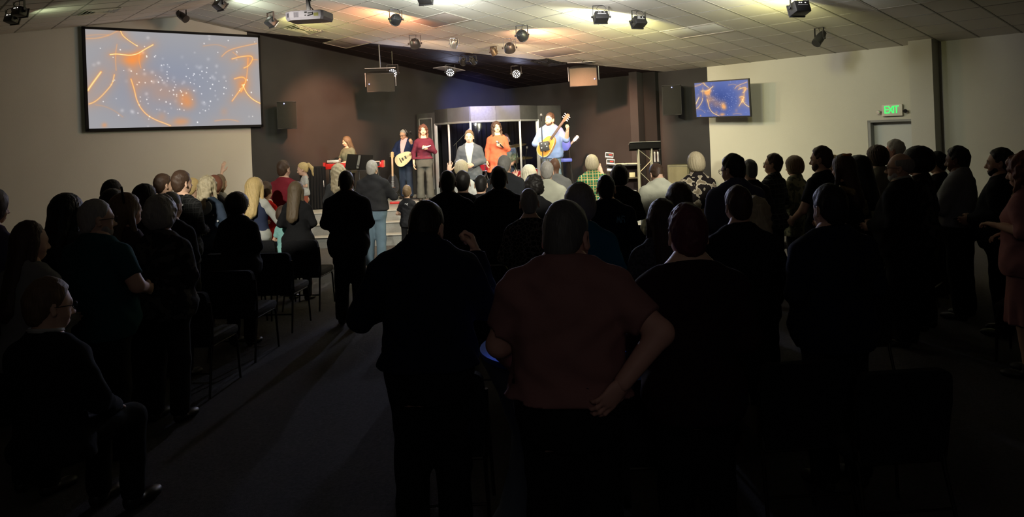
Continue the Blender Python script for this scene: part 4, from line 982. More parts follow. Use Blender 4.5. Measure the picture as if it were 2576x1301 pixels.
for s in (-1, 1):
    q = MB(); q.tube([(s*.18, 0, -.02), (s*.215, -.01, -.02)], .014, 8); q.lathe([(.010, -.03), (.03, -.02), (.036, .01), (.034, .02)], 14, Matrix.Translation((s*.235, -.03, -.02)) @ Euler((PI/2+.2, 0, s*.3)).to_matrix().to_4x4()); q.obj('emergency_lamp', CHROME, t)
tag(t, 'lit green EXIT sign over the pale door in the right wall', 'exit sign')
# ------------------------------------------------------------------ drum booth in the stage corner
BZ0, BZ1, BZ2 = SZ, 2.39, 2.73
bp = [at(x, 300, Y) for x, Y in ((1050, 20.0), (1096, 19.3), (1128, 18.6), (1183, 17.8), (1247, 18.0), (1307, 18.3), (1351, 19.0), (1410, 19.6))]
bp = [Vector((p.x, p.y, 0)) for p in bp]
t = empty('drum_booth', (bp[4].x, bp[4].y, SZ)); inv = t.location.copy()
hm_ = [mat('charcoal panel', (.06, .062, .06), rough=.6, var=.25), mat('grey wood-grain panel', (.15, .15, .16), rough=.5, var=.3, vscale=20), mat('slate panel', (.11, .11, .125), rough=.55, var=.2)]
fr = mat('grey painted frame', (.20, .21, .20), rough=.45, var=.15)
def seg(a, b, z0, z1, th, name, m, inset=0., parent=t):
    d = (b-a); L = d.length; d.normalize(); n = Vector((-d.y, d.x, 0)); c = (a+b)/2 - inv; M = Matrix(((d.x, n.x, 0), (d.y, n.y, 0), (0, 0, 1)))
    return MB().box((c.x, c.y, (z0+z1)/2-SZ), (L-inset, th, z1-z0), M, bev=.006).obj(name, m, parent)
mi = [0, 0, 2, 1, 2, 0, 0]
for i in range(1, 6): seg(bp[i], bp[i+1], BZ1, BZ2, .05, 'header_panel', hm_[mi[i]])
seg(bp[0], bp[1], BZ0, BZ2-.06, .05, 'side_panel', hm_[0]); seg(bp[6], bp[7], BZ0, BZ2, .05, 'side_panel', hm_[0])
for (za, zb) in ((BZ0+.15, BZ2-.2),):
    a, b = bp[0].lerp(bp[1], .12)+Vector((0, -.03, 0)), bp[0].lerp(bp[1], .80)+Vector((0, -.03, 0))
    mo = MB(); 
    for (p, q, z0, z1) in ((a, a, za, zb), (b, b, za, zb)): mo.tube([Vector((p.x, p.y, z0))-inv, Vector((p.x, p.y, z1))-inv], .022, 6)
    mo.tube([Vector((a.x, a.y, zb))-inv, Vector((b.x, b.y, zb))-inv], .022, 6); mo.obj('panel_moulding', fr, t)
for i in range(1, 7): 
    r = .055 if i in (1, 6) else .032
    MB().box(Vector((bp[i].x, bp[i].y, (BZ0+BZ1)/2))-inv, (r*1.5, r*1.5, BZ1-BZ0), bev=.005).obj('post', mat('light grey post', (.26, .27, .27), rough=.4, metal=.3), t)
for i in range(1, 6): seg(bp[i], bp[i+1], BZ1-.035, BZ1+.01, .07, 'rail', fr)
gl = bpy.data.materials.new('clear acrylic'); gl.use_nodes = True; nt = gl.node_tree; nt.nodes.remove(nt.nodes['Principled BSDF'])
tr_ = nt.nodes.new('ShaderNodeBsdfTransparent'); tr_.inputs[0].default_value = (.93, .95, .95, 1); g_ = nt.nodes.new('ShaderNodeBsdfGlossy'); g_.inputs['Roughness'].default_value = .08; mxs = nt.nodes.new('ShaderNodeMixShader'); mxs.inputs[0].default_value = .012
nt.links.new(tr_.outputs[0], mxs.inputs[1]); nt.links.new(g_.outputs[0], mxs.inputs[2]); nt.links.new(mxs.outputs[0], nt.nodes['Material Output'].inputs[0]); MATS['glass'] = gl
for i in range(1, 6): seg(bp[i], bp[i+1], BZ0+.02, BZ1-.04, .008, 'pane', gl, .08)
tag(t, 'dark faceted drum booth with clear panes in the stage corner', 'booth')
def curtain(pts, z0, z1, label, m, amp=.045, wl=.16):
    o_ = []; acc = 0
    for a, b in zip(pts[:-1], pts[1:]):
        L = (b-a).length; n = max(2, int(L/.02)); d = (b-a).normalized(); nn = Vector((-d.y, d.x, 0))
        for k in range(n): s = acc+L*k/n; o_.append(a+(b-a)*k/n + nn*amp*(math.sin(s*2*PI/wl)+.4*math.sin(s*2*PI/wl*.37+1)))
        acc += L
    vs = []
    for j, z in enumerate((z0, (z0+z1)/2, z1)): vs += [(p.x, p.y, z) for p in o_]
    n = len(o_); mb = MB().add(vs, [(j*n+i, j*n+i+1, (j+1)*n+i+1, (j+1)*n+i) for j in range(2) for i in range(n-1)], True)
    ob = mb.obj('stage_curtain', m); sm = ob.modifiers.new('s', 'SOLIDIFY'); sm.thickness = .006; return tag(ob, label, 'curtain')
cm = cloth('black stage drape', (.010, .010, .011)); cm2 = cloth('dark grey stage drape', (.05, .05, .052))
curtain([bp[1]+Vector((.12, .7, 0)), at(1225, 300, 20.7)*1, at(1345, 300, 20.2)*1] if False else [Vector((bp[1].x+.1, 19.75, 0)), Vector((-.55, 20.8, 0)), Vector((.3, 20.9, 0)), Vector((bp[6].x-.02, 20.15, 0))], SZ+.02, 2.5, 'black drape hanging behind the drummer inside the booth', cm)
# ------------------------------------------------------------------ instruments and stage furniture
RED = mat('glossy red lacquer', (.42, .015, .012), rough=.25, spec=.5)
def free(x, y, Y, z=SZ): p = at(x, y, Y); return Vector((p.x, p.y, z))
b0 = free(892, 420, 17.25); t = empty('keyboard', b0, math.radians(4)); k = MB(); k.box((0, 0, .905), (1.22, .34, .12), bev=.015); 
for s in (-1, 1): k.prism([(-.17, .84), (.17, .84), (.17, .97), (.05, .995), (-.17, .995)], .05, Matrix.Translation((s*.635+.025, 0, 0)) @ Matrix.Rotation(PI/2, 4, 'Z'))
k.obj('case', RED, t); kk = MB(); kk.box((0, .10, .968), (1.1, .13, .012)); kk.obj('keybed', mat('ivory keys', (.7, .68, .6), rough=.3), t)
MB().box((.40, -.172, .92), (.34, .006, .09)).obj('rear_panel', BLACK, t)
for s in (-1, 1):
    for q in (-1, 1): MB().tube([(s*.52, q*.12, .84), (s*.56, q*.16, 0)], .016, 8).obj('leg', BLKM, t)
MB().tube([(-.53, 0, .35), (.53, 0, .35)], .012, 8).obj('stretcher', BLKM, t); tag(t, 'red stage keyboard on black legs in front of the seated pianist', 'keyboard')
t = empty('audio_mixer', b0+Vector((-.45, -.02, .985)), 0); MB().box((0, 0, .03), (.26, .2, .055), bev=.01).obj('case', mat('silver mixer case', (.5, .5, .48), rough=.4, metal=.4), t); q = MB()
for i in range(4): q.lathe([(.012, 0), (.012, .02), (.008, .024)], 8, Matrix.Translation((-.09+i*.06, -.03, .057)))
q.obj('knobs', BLACK, t); tag(t, 'small silver mixer on the left end of the red keyboard', 'mixer')
def mic_stand(base, top, boom=None, label='', cat='microphone stand', grp=None, mic=True):
    t = empty('microphone_stand', base); H_ = top
    MB().lathe([(.13, 0), (.13, .012), (.03, .03), (.012, .05)], 20).obj('base', BLKM, t)
    MB().tube([(0, 0, .04), (0, 0, H_)], .011, 8).obj('pole', BLKM, t); e = Vector((0, 0, H_))
    if boom: e = Vector(boom); MB().tube([Vector((0, 0, H_))-(e-Vector((0, 0, H_)))*.35, e], .008, 8).obj('boom', BLKM, t)
    if mic:
        d = (e-Vector((0, 0, H_))).normalized() if boom else Vector((0, -.25, 1)).normalized(); R = d.to_track_quat('Z', 'Y').to_matrix().to_4x4()
        m_ = MB().lathe([(.010, 0), (.014, .02), (.018, .12), (.024, .125)], 12, Matrix.Translation(e) @ R).obj('microphone', BLACK, t)
        MB().lathe([(.024, .125), (.027, .145), (.022, .168), (.008, .178)], 12, Matrix.Translation(e) @ R).obj('mic_head', STEEL, m_)
    return tag(t, label, cat, grp)
# music stand
MATTE = mat('matte black', (.006, .006, .006), rough=.95, spec=.05)
b0 = free(903, 425, 16.3)+Vector((0, 0, -.10)); t = empty('music_stand', b0+Vector((0, 0, .10)), math.radians(-6)); MB().tube([(0, 0, .03), (0, 0, .88)], .012, 8).obj('pole', BLKM, t)
MB().box((0, .03, 1.0), (.56, .012, .34), Euler((-.42, .08, 0)).to_matrix(), bev=.004).obj('desk', MATTE, t)
MB().box((0, -.06, .83), (.56, .07, .012)).obj('ledge', BLKM, t); MB().box((0, .0, 1.0), (.05, .025, .30), Euler((-.42, .08, 0)).to_matrix()).obj('spine', BLKM, t)
MB().lathe([(.014, 0), (.018, .01), (.018, .03)], 10, Matrix.Translation((0, -.03, .92)) @ Euler((PI/2, 0, 0)).to_matrix().to_4x4()).obj('knob', CHROME, t)
for a in range(3): MB().tube([(0, 0, .16), (.24*math.cos(a*2.09), .24*math.sin(a*2.09), .0)], .010, 6).obj('leg', BLKM, t)
tag(t, 'black music stand in front of the red keyboard', 'music stand')
t = empty('synthesizer', free(912, 430, 16.75)); MB().box((0, 0, .86), (.62, .26, .06), bev=.01).obj('case', BLACK, t); q = MB()
for i in range(6): q.lathe([(.014, 0), (.014, .012), (.01, .018)], 8, Matrix.Translation((-.22+i*.085, -.05, .89)))
q.obj('knobs', STEEL, t); 
for s in (-1, 1): MB().tube([(s*.26, 0, .84), (s*.27, 0, 0)], .014, 8).obj('leg', BLKM, t)
tag(t, 'small black synthesizer behind the music stand', 'synthesizer')
# boxes at the left of the stage
t = empty('covered_amplifier', free(788, 470, 16.9), math.radians(20)); MB().box((0, 0, .46), (.52, .42, .92), bev=.03).obj('cover', cm, t); q = MB()
for i in range(9): q.tube([(-.24+i*.06, -.215, .9), (-.245+i*.062, -.225, .4), (-.25+i*.063, -.235, .02)], [.008, .016, .026], 6)
q.obj('drape_fold', cm, t); MB().box((.2, -.225, .55), (.012, .006, .14)).obj('white_tag', mat('white tag', (.7, .7, .7)), t); tag(t, 'amplifier under a black pleated cloth at the left of the stage', 'amplifier')
t = empty('equipment_case', Vector((at(662, 450, 16.2).x, 16.2, 0)), math.radians(38)); MB().box((0, 0, .62), (.62, .5, 1.24), bev=.02).obj('body', mat('charcoal case', (.03, .03, .03), rough=.6), t); q = MB()
for z in (.02, 1.23): q.box((0, -.25, z), (.64, .02, .03)); 
q.obj('edge_trim', mat('worn metal edge', (.10, .10, .10), metal=.5), t); tag(t, 'tall charcoal equipment case against the black wall under the screen', 'case')
# ---- guitars
def guitar(name, size, bodym, neckm, kind, headm=None, label='', bindm=None):
    """body centre at origin, neck towards +Z, front towards -Y"""
    t = empty(name); out = []
    for i in range(36):
        a = 2*PI*i/36; z = .25*math.cos(a)*size; w = (.135*math.sin(a)*(1+.0*z)); f = 1 + (-.22*math.cos(a) - .16*math.cos(2*a+PI))*.9 if kind == 'acoustic' else 1 - .25*math.cos(a) - .16*math.cos(2*a+PI)*.6
        out.append((w*f*size*1.25, z))
    th = .10*size if kind == 'acoustic' else .045; b = MB().prism(out, th, y0=-th/2); b.obj('body', bodym, t)
    rim = MB().tube([(x*1.005, -th/2, z*1.005) for x, z in out], .005, 6, closed=True).obj('binding', bindm or mat('cream binding', (.65, .58, .42)), t)
    if kind == 'acoustic': MB().lathe([(.048*size, 0), (.048*size, .003)], 20, Matrix.Translation((0, -th/2, .07*size)) @ Euler((PI/2, 0, 0)).to_matrix().to_4x4()).obj('sound_hole', BLACK, t)
    else:
        p = MB(); p.box((0, -th/2-.004, .06*size), (.075, .012, .03)); p.box((0, -th/2-.004, -.03*size), (.075, .012, .03)); p.obj('pickup', BLACK, t)
    MB().box((0, -th/2-.006, -.10*size), (.13*size, .012, .022), bev=.003).obj('bridge', mat('rosewood', (.06, .03, .02)), t)
    nl = .42*size; MB().box((0, -th/2-.006, .22*size+nl/2), (.048, .022, nl+.06), bev=.006).obj('neck', neckm, t)
    h = MB().prism([(-.024, 0), (-.038, .05), (-.036, .16), (0, .175), (.036, .16), (.038, .05), (.024, 0)], .016, Matrix.Translation((0, -th/2-.01, .25*size+nl)) @ Euler((-.15, 0, 0)).to_matrix().to_4x4()).obj('headstock', headm or neckm, t)
    pg = MB()
    for s in (-1, 1):
        for k in range(3): pg.lathe([(.005, 0), (.005, .018), (.010, .02), (.010, .034)], 8, Matrix.Translation((s*.034, -th/2, .25*size+nl+.05+k*.042)) @ Euler((0, s*PI/2, 0)).to_matrix().to_4x4())
    pg.obj('tuning_peg', CHROME, h); st_ = MB()
    for k in range(6): st_.tube([((k-2.5)*.009, -th/2-.016, -.10*size), ((k-2.5)*.0065, -th/2-.02, .25*size+nl)], .0012, 4)
    st_.obj('strings', STEEL, t); return tag(t, label, 'guitar')
SPR = mat('amber spruce top', (.62, .30, .06), rough=.3, spec=.5, var=.12, vscale=14); MAP = mat('maple neck', (.45, .27, .12), rough=.4); ROS = mat('dark neck wood', (.10, .05, .03), rough=.4)
def gstand(loc, label):
    t = empty('guitar_stand', loc); MB().tube([(0, .05, .06), (0, .02, .75)], .012, 8).obj('pole', BLKM, t); q = MB()
    for s in (-1, 1): q.tube([(0, .04, .30), (s*.12, -.02, .30), (s*.12, -.12, .32)], .009, 6)
    q.obj('cradle', BLKM, t)
    for a in (0.5, 2.6, 4.7): MB().tube([(0, .05, .25), (.24*math.cos(a), .05+.24*math.sin(a), 0)], .010, 6).obj('leg', BLKM, t)
    return tag(t, label, 'stand')
p = free(990, 470, 18.4); gstand(p, 'black guitar stand left of the bass player'); g = guitar('electric_guitar', 1., mat('gloss black lacquer', (.01, .01, .012), rough=.1, spec=.6), MAP, 'electric', bindm=BLACK, label='black electric guitar with tan neck on a stand left of the bass player')
g.matrix_world = TR(p+Vector((0, -.07, .40)), 0, rx=-.12, s=.9)
p = free(1412, 420, 18.6); gstand(p, 'black guitar stand behind the man in the light blue shirt'); g = guitar('electric_guitar', 1., mat('dark sunburst', (.05, .02, .015), rough=.15, spec=.6), ROS, 'electric', mat('white headstock', (.7, .68, .62), rough=.3), bindm=BLACK, label='electric guitar with white headstock leaning out behind the man in light blue')
hd = at(1446, 351, 18.6); bd = p+Vector((-.12, 0, .80)); dv = (hd-bd).normalized(); R = Matrix((Vector((dv.z, 0, -dv.x)).normalized(), Vector((0, 1, 0)), dv)).transposed().to_4x4(); g.matrix_world = Matrix.Translation(hd-dv*.72) @ R
# blue bar stool
BLU = mat('royal blue vinyl', (.10, .13, .55), rough=.5); p = free(1420, 400, 18.15); t = empty('bar_stool', p)
MB().box((0, 0, .80), (.34, .34, .08), bev=.03).obj('seat', BLU, t); MB().lathe([(.0, 0), (.1, .0), (.17, .10), (.16, .24), (.08, .33), (0, .34)], 20, Matrix.Translation((0, .14, 1.02)) @ Matrix.Diagonal((1, .22, 1, 1))).obj('backrest', BLU, t)
for s in (-1, 1):
    MB().tube([(s*.15, .15, .78), (s*.12, .16, 1.15)], .011, 8).obj('back_post', BLKM, t)
    for q in (-1, 1): MB().tube([(s*.13, q*.13, .77), (s*.19, q*.19, 0)], .012, 8).obj('leg', BLKM, t)
MB().tube([(.17, .17, .25), (.17, -.17, .25), (-.17, -.17, .25), (-.17, .17, .25)], .010, 8, closed=True).obj('foot_ring', BLKM, t); tag(t, 'royal blue padded bar stool behind the man with the acoustic guitar', 'stool')
# lead singer's stand with a black mixer box
p = free(1367, 430, 16.55); t = mic_stand(p, 1.70, label='microphone stand with a black box in front of the man in the light blue shirt')
q = MB(); q.box((.04, .0, 1.17), (.20, .10, .20), Euler((0, -.15, 0)).to_matrix(), bev=.012); q.obj('clamped_box', BLACK, t); q = MB()
for (x, z) in ((-.02, .06), (-.02, -.03), (.06, .05), (.09, .0)): q.lathe([(.014, 0), (.014, .015)], 8, Matrix.Translation((x, -.052, 1.17+z)) @ Euler((PI/2, 0, 0)).to_matrix().to_4x4())
q.obj('knobs', STEEL, t)
mic_stand(free(1046, 430, 18.5), 1.42, (-.10, .28, 1.54), 'boom microphone stand between the bass player and the maroon-topped singer')
mic_stand(free(1150, 400, 18.7), 1.30, (.22, .1, 1.52), 'boom microphone stand seen through the left booth pane')
mic_stand(free(1196, 400, 18.9), 1.52, (.0, -.06, 1.62), 'upright microphone stand behind the man in the grey jacket')
# drums
def drum(name, loc, r, h, shell, label, rx=0., ry=0.):
    t = empty(name); t.matrix_world = TR(loc, 0, rx=rx, ry=ry); MB().lathe([(r*.98, 0), (r*.98, h)], 28).obj('shell', shell, t)
    q = MB(); 
    for z in (0, h): q.tube([(r*1.01*math.cos(a), r*1.01*math.sin(a), z) for a in [2*PI*i/28 for i in range(28)]], .009, 6, closed=True)
    q.obj('hoop', CHROME, t); MB().lathe([(r*.97, h-.004), (r*.97, h+.003)], 28).obj('drum_head', mat('drum skin', (.7, .7, .66), rough=.5), t)
    q = MB()
    for i in range(8): a = 2*PI*i/8; q.box((r*1.0*math.cos(a), r*math.sin(a), h/2), (.014, .014, h*.8), Matrix.Rotation(a, 3, 'Z'))
    q.obj('lug', CHROME, t); return t
dr = mat('red sparkle drum wrap', (.38, .02, .03), rough=.2, spec=.6)
q = [(free(1222, 440, 18.75), .62), (free(1285, 440, 19.3), .62)]
t = drum('snare_drum', Vector((q[0][0].x, q[0][0].y, SZ+.60)), .17, .16, dr, 'x'); tag(t, 'red snare drum left of the orange-dressed singer', 'drum')
for a in range(3): MB().tube([(0, 0, -.02), (.18*math.cos(a*2.09), .18*math.sin(a*2.09), -.60)], .009, 6).obj('leg', CHROME, t)
t = drum('bass_drum', Vector((.1, 18.75, SZ+.29)), .28, .40, dr, 'x', rx=-PI/2); tag(t, 'red bass drum inside the drum booth', 'drum')
for s in (-1, 1): MB().tube([(s*.2, .12, .08), (s*.3, .288, .02)], .010, 6).obj('leg', CHROME, t)
t = drum('floor_tom', Vector((.62, 19.2, SZ+.22)), .20, .36, dr, 'x'); tag(t, 'red floor tom right of the drummer', 'drum')
for a in range(3): MB().tube([(.2*math.cos(a*2.09), .2*math.sin(a*2.09), .2), (.21*math.cos(a*2.09), .21*math.sin(a*2.09), -.22)], .008, 6).obj('leg', CHROME, t)
BRZ = mat('bronze cymbal', (.55, .42, .20), rough=.3, metal=.9)
def cymbal(x, y, Y, r, label, ry=.1):
    p = at(x, y, Y); t = empty('cymbal_stand', (p.x, p.y, SZ)); hz = p.z-SZ
    MB().lathe([(.0, .012), (.02, .02), (.04, .004), (r, -.014), (r, -.017), (.04, 0), (0, .006)], 28, Matrix.Translation((0, 0, hz)) @ Euler((.12, ry, 0)).to_matrix().to_4x4()).obj('cymbal', BRZ, t)
    MB().tube([(0, 0, .3), (0, 0, hz+.04)], .011, 8).obj('pole', CHROME, t)
    for a in range(3): MB().tube([(0, 0, .35), (.25*math.cos(a*2.09+.5), .25*math.sin(a*2.09+.5), 0)], .009, 6).obj('leg', CHROME, t)
    tag(t, label, 'cymbal')
cymbal(1298, 365, 18.9, .26, 'upper cymbal on a chrome stand right of the drummer', -.12); cymbal(1318, 396, 19.1, .22, 'lower cymbal on a chrome stand behind the booth post', 0); cymbal(1262, 352, 19.6, .2, 'cymbal hidden mostly by the orange-dressed singer', .1)
mic_stand(free(1322, 420, 18.85), .80, (.03, -.05, .98), 'short chrome microphone stand in the right booth pane')
# ------------------------------------------------------------------ right side of the stage
AL = mat('satin truss tube', (.42, .40, .30), rough=.35, metal=.6)
p = free(1625, 470, 16.3); t = empty('lectern', p, math.radians(-4)); MB().box((0, .0, 1.09), (.62, .36, .13), Euler((-.14, .0, 0)).to_matrix(), bev=.006).obj('top', MATTE, t)
MB().box((0, -.012, 1.163), (.635, .38, .01), Euler((-.14, 0, 0)).to_matrix()).obj('top_edge', mat('grey lectern trim', (.2, .2, .19)), t)
for s in (-1, 1):
    MB().tube([(s*.135, -.13, .03), (s*.135, -.13, 1.06)], .018, 10).obj('post', AL, t); MB().tube([(s*.135, .13, .03), (s*.135, .13, 1.06)], .018, 10).obj('post', AL, t)
for y in (-.13,):
    for (za, zb, s) in ((1.02, .80, 1), (.80, .56, -1), (.56, .30, 1), (.30, .08, -1)): MB().tube([(-s*.125, y, za), (s*.125, y, zb)], .007, 6).obj('brace', AL, t)
MB().box((0, 0, .015), (.55, .42, .03), bev=.008).obj('base', BLKM, t); tag(t, 'lectern with silver truss posts and black top at the right of the stage', 'lectern')
# desk
OAK = mat('dark oak veneer', (.075, .06, .038), rough=.55, var=.3, vscale=12); p = free(1570, 450, 16.75); t = empty('desk', p, math.radians(-8)); MB().box((0, 0, .70), (.74, .5, .03), bev=.005).obj('top', mat('black desk top', (.02, .02, .02), rough=.4), t)
for s in (-1, 1): MB().box((s*.33, 0, .345), (.05, .46, .68)).obj('side_panel', OAK, t)
for z in (.10, .42): MB().box((0, .02, z), (.62, .42, .022)).obj('shelf', OAK, t)
MB().box((0, .22, .35), (.62, .015, .66)).obj('back_panel', mat('brown back panel', (.05, .03, .03)), t); tag(t, 'dark desk with open shelves left of the truss lectern', 'desk')
def papers(dx, label, a):
    o = MB(); 
    for k in range(4): o.box((0, 0, .004*k), (.26-.004*k, .20, .003), Matrix.Rotation(a+.06*k, 3, 'Z'))
    o = o.obj('paper_stack', mat('cream paper', (.75, .70, .55), rough=.8), mx=TR(p+Vector((dx, -.08, .718)), 0)); tag(o, label, 'papers')
papers(-.10, 'left stack of cream sheets on the desk', .1); papers(.17, 'right stack of cream sheets on the desk by the lectern', -.15)
o = MB().box((0, 0, 0), (.12, .04, .10), bev=.006).obj('small_box', mat('cream carton', (.6, .52, .33)), mx=TR(p+Vector((.16, -.12, .484)), .2)); tag(o, 'small cream carton on the middle desk shelf', 'box')
o = MB().box((0, 0, 0), (.16, .12, .04), bev=.006).obj('notebook', mat('grey notebook', (.3, .3, .3)), mx=TR(p+Vector((.15, -.1, .132)), .1)); tag(o, 'grey notebook on the bottom desk shelf', 'book')
# tablet screens on a stand
p2 = free(1530, 450, 16.3); t = empty('tablet_stand', p2); MB().tube([(0, 0, .02), (0, 0, .92)], .010, 8).obj('pole', BLKM, t); MB().lathe([(.13, 0), (.13, .012), (.012, .03)], 20).obj('base', BLKM, t)
MB().tube([(-.08, 0, .70), (.10, 0, .66)], .008, 6).obj('arm', BLKM, t); scr = mat('dim white tablet frame', (.6, .55, .55), rough=.4); rs = emis('red display', (1., .10, .07), 1.4)
for k, (x, z, w_) in enumerate(((.04, .93, .17), (.06, .79, .17), (.04, .62, .12))):
    ho = MB().box((x, -.02, z), (w_, .05, .115 if k < 2 else .05), Euler((-.5, .12, 0)).to_matrix(), bev=.006).obj('display', scr if k < 2 else scr, t)
    if k < 2: MB().box((x, -.052, z+.015), (w_*.9, .006, .065), Euler((-.5, .12, 0)).to_matrix()).obj('screen', BLACK, ho); MB().box((x+.02, -.057, z+.012), (w_*.42, .004, .025), Euler((-.5, .12, 0)).to_matrix()).obj('readout', rs, ho)
tag(t, 'stand with two small red-lit displays left of the desk', 'display stand')
# wooden cabinet and the side table with clear bottles
p = free(1714, 470, 16.35); t = empty('speaker_cabinet', p, math.radians(-30)); MB().box((0, 0, .34), (.46, .36, .68), bev=.015).obj('box', mat('olive brown vinyl', (.10, .09, .05), rough=.6), t)
MB().box((0, -.185, .34), (.40, .012, .60), bev=.004).obj('grille', mat('tan grille', (.17, .15, .09), rough=.8, bump=.6, bscale=200), t); MB().box((0, -.19, .655), (.42, .012, .012)).obj('trim_bar', AL, t); tag(t, 'olive speaker cabinet standing behind the blond woman in the floral top', 'speaker')
p = free(1653, 450, 16.9); t = empty('plant_stand', p); MB().box((0, 0, .72), (.16, .16, .02)).obj('top', BLACK, t); MB().box((0, 0, 1.0), (.17, .17, .02)).obj('upper_top', BLACK, t)
for s in (-1, 1):
    for q in (-1, 1): MB().tube([(s*.07, q*.07, 0), (s*.07, q*.07, 1.0)], .008, 6).obj('leg', BLKM, t)
tag(t, 'narrow black two-tier stand right of the lectern', 'stand')
for s in (-1, 1): o = MB().lathe([(.02, 0), (.022, .02), (.016, .10), (.020, .20), (.014, .22)], 12).obj('white_bottle', mat('white bottle', (.7, .7, .7), rough=.3), mx=TR(p+Vector((s*.035, -.02, .73)), 0)); tag(o, ('left' if s < 0 else 'right')+' white bottle on the narrow stand behind the lectern', 'bottle', 'white bottles')
# floor things on stage
o = MB().box((0, 0, .025), (.22, .10, .05), bev=.01).obj('effects_pedal', RED, mx=TR(free(993, 500, 17.4), .1)); tag(o, 'red effects pedal on the stage floor behind the man in black', 'pedal')
o = MB().tube([(-.3, 0, .006), (-.1, -.1, .006), (.1, .05, .006), (.35, -.1, .006), (.6, .05, .006), (.8, -.05, .006)], .006, 6).obj('cable', BLACK, mx=TR(free(1075, 490, 18.4), 0)); tag(o, 'black cable lying on the stage behind the maroon-topped singer', 'cable')
t = empty('floor_microphone', free(1064, 500, 18.6)); MB().tube([(0, 0, .02), (0, 0, .12)], .014, 8).obj('stem', STEEL, t); MB().lathe([(.03, 0), (.045, .03), (.03, .08), (.01, .09)], 14, Matrix.Translation((0, 0, .12))).obj('bulb', mat('pale bulb', (.75, .72, .6), rough=.4), t); MB().lathe([(.08, 0), (.08, .02), (.02, .03)], 16).obj('base', BLKM, t); tag(t, 'short floor stand with pale bulb between the singer\'s feet', 'stand')
# ------------------------------------------------------------------ people
def C3(n, r, g, b, **k): return cloth(n, (r, g, b), **k)
BLK = C3('black cloth', .012, .012, .013); NAVY = C3('navy cloth', .014, .022, .06); DGR = C3('dark grey cloth', .05, .052, .055); GRY = C3('grey wool', .07, .074, .068); JEAN = C3('blue denim', .13, .19, .24); DJ = C3('dark denim', .03, .045, .075)
MAR = C3('maroon cotton', .19, .02, .03); WINE = C3('wine knit', .095, .018, .034); WHT = C3('white cotton', .46, .46, .43); IVO = C3('ivory shirt', .50, .50, .40); ORA = C3('orange knit', .50, .11, .055); SKY = C3('light blue cotton', .17, .24, .46); TEAL = C3('deep teal cotton', .012, .06, .065); BTL = C3('bright teal knit', .01, .11, .17)
PNK = C3('dusty pink cotton', .30, .15, .14); OLV = C3('olive knit', .16, .16, .11); CHA = C3('charcoal wool', .03, .032, .036); REDC = C3('bright red fleece', .55, .02, .015); ROSE = C3('rose pink cloth', .42, .20, .20); SLT = C3('slate blue cotton', .085, .09, .14); DKB = C3('midnight blue shirt', .010, .014, .028); PURP = C3('plum black knit', .022, .008, .013); AQ = C3('pale aqua cotton', .25, .50, .48); TAN = C3('tan trousers', .10, .085, .06)
GPL = plaid('green plaid flannel', (.03, .16, .07), (.55, .45, .18), (.45, .28, .10), 11, 11, .16); DPL = plaid('dark plaid cotton', (.02, .022, .025), (.10, .11, .10), (.05, .05, .06), 16, 16, .2); BPL = plaid('charcoal check', (.012, .012, .012), (.03, .03, .03), (.02, .02, .02), 20, 20, .2)
LEO = spots('leopard print', (.14, .12, .10), (.02, .017, .015), 28, .07); FLO = spots('dark floral print', (.015, .012, .012), (.55, .48, .36), 14, .54, 'NOISE', (.22, .18, .12)); STAR = spots('navy star print', (.03, .045, .07), (.04, .055, .085), 8, .5, 'NOISE'); STRP = spots('patterned olive weave', (.10, .11, .08), (.24, .24, .16), 14, .5, 'NOISE'); FLD = spots('dim floral blouse', (.022, .02, .022), (.07, .065, .06), 16, .55, 'NOISE'); CAMO = spots('pale camouflage', (.42, .42, .30), (.24, .30, .20), 16, .5, 'NOISE')
HTR = spots('grey heather knit', (.05, .052, .055), (.09, .09, .095), 60, .5, 'NOISE')
H_ = HAIR; S_ = SKIN
# --- on stage
kb = ppl(873, 343, 17.75, 180-25, SZ, sex='f', top=OLV, bottom=BLK, hair=('sleek', H_['umber']), arms=('keys', 'keys'), sleeve='short', detail=True, fine=True, vox=.013, label='woman with long brown hair in an olive tee playing the red keyboard', head=(-.5, .25), low=True, skin=S_['fair'])
bs = ppl(1017, 325, 18.75, 180-15, SZ, sex='h', top=NAVY, bottom=DJ, hair=('thin', H_['grey']), arms=('strum', 'fret'), detail=True, fine=True, vox=.013, label='man in navy blazer and headphones playing a cream bass guitar', head=(-.3, .3), glasses=True, jacket=(C3('pale pink shirt', .62, .42, .44), 1.0), tname='blazer', w=.92, skin=S_['tan'])
q = MB(); q.tube([(.096*math.cos(a), -.012, .125+.145*math.sin(a)) for a in [PI*i/12 for i in range(13)]], .010, 6)
for s in (-1, 1): q.lathe([(.034, -.016), (.04, 0), (.034, .016)], 14, Matrix.Translation((s*.092, -.01, .12)) @ Euler((0, PI/2, 0)).to_matrix().to_4x4())
q.obj('headphones', BLACK, bs).matrix_local = HEADM[bs.name]
sg = ppl(1064, 315, 18.0, 180+8, SZ, sex='f', top=WINE, bottom=GRY, hair=('wavy', H_['chestnut']), arms=('down', 'mic'), detail=True, fine=True, vox=.012, label='singer in a wine red top and grey flared trousers holding a microphone', head=(0, -.05), low=True, hem=.96, w=1.06, boot=True)
pa = ppl(1180, 328, 15.6, 180-4, .4, sex='m', top=C3('grey tweed', .085, .092, .105), bottom=NAVY, hair=('short', H_['light']), arms=('clasp', 'clasp'), detail=True, fine=True, vox=.012, label='man in a grey blazer and white open-necked shirt standing on the stage steps', jacket=(WHT, .98), tname='blazer', hem=.76, w=1.06, collar=True)
og = ppl(1249, 307, 17.3, 180+6, SZ, sex='w', top=ORA, bottom=BLK, hair=('wavy', H_['brown']), arms=('down', 'mic'), detail=True, fine=True, vox=.012, label='singer in a long orange tunic with curly dark hair', head=(.15, -.12), hem=.62, flare=.05, w=.92, tname='tunic', low=True)
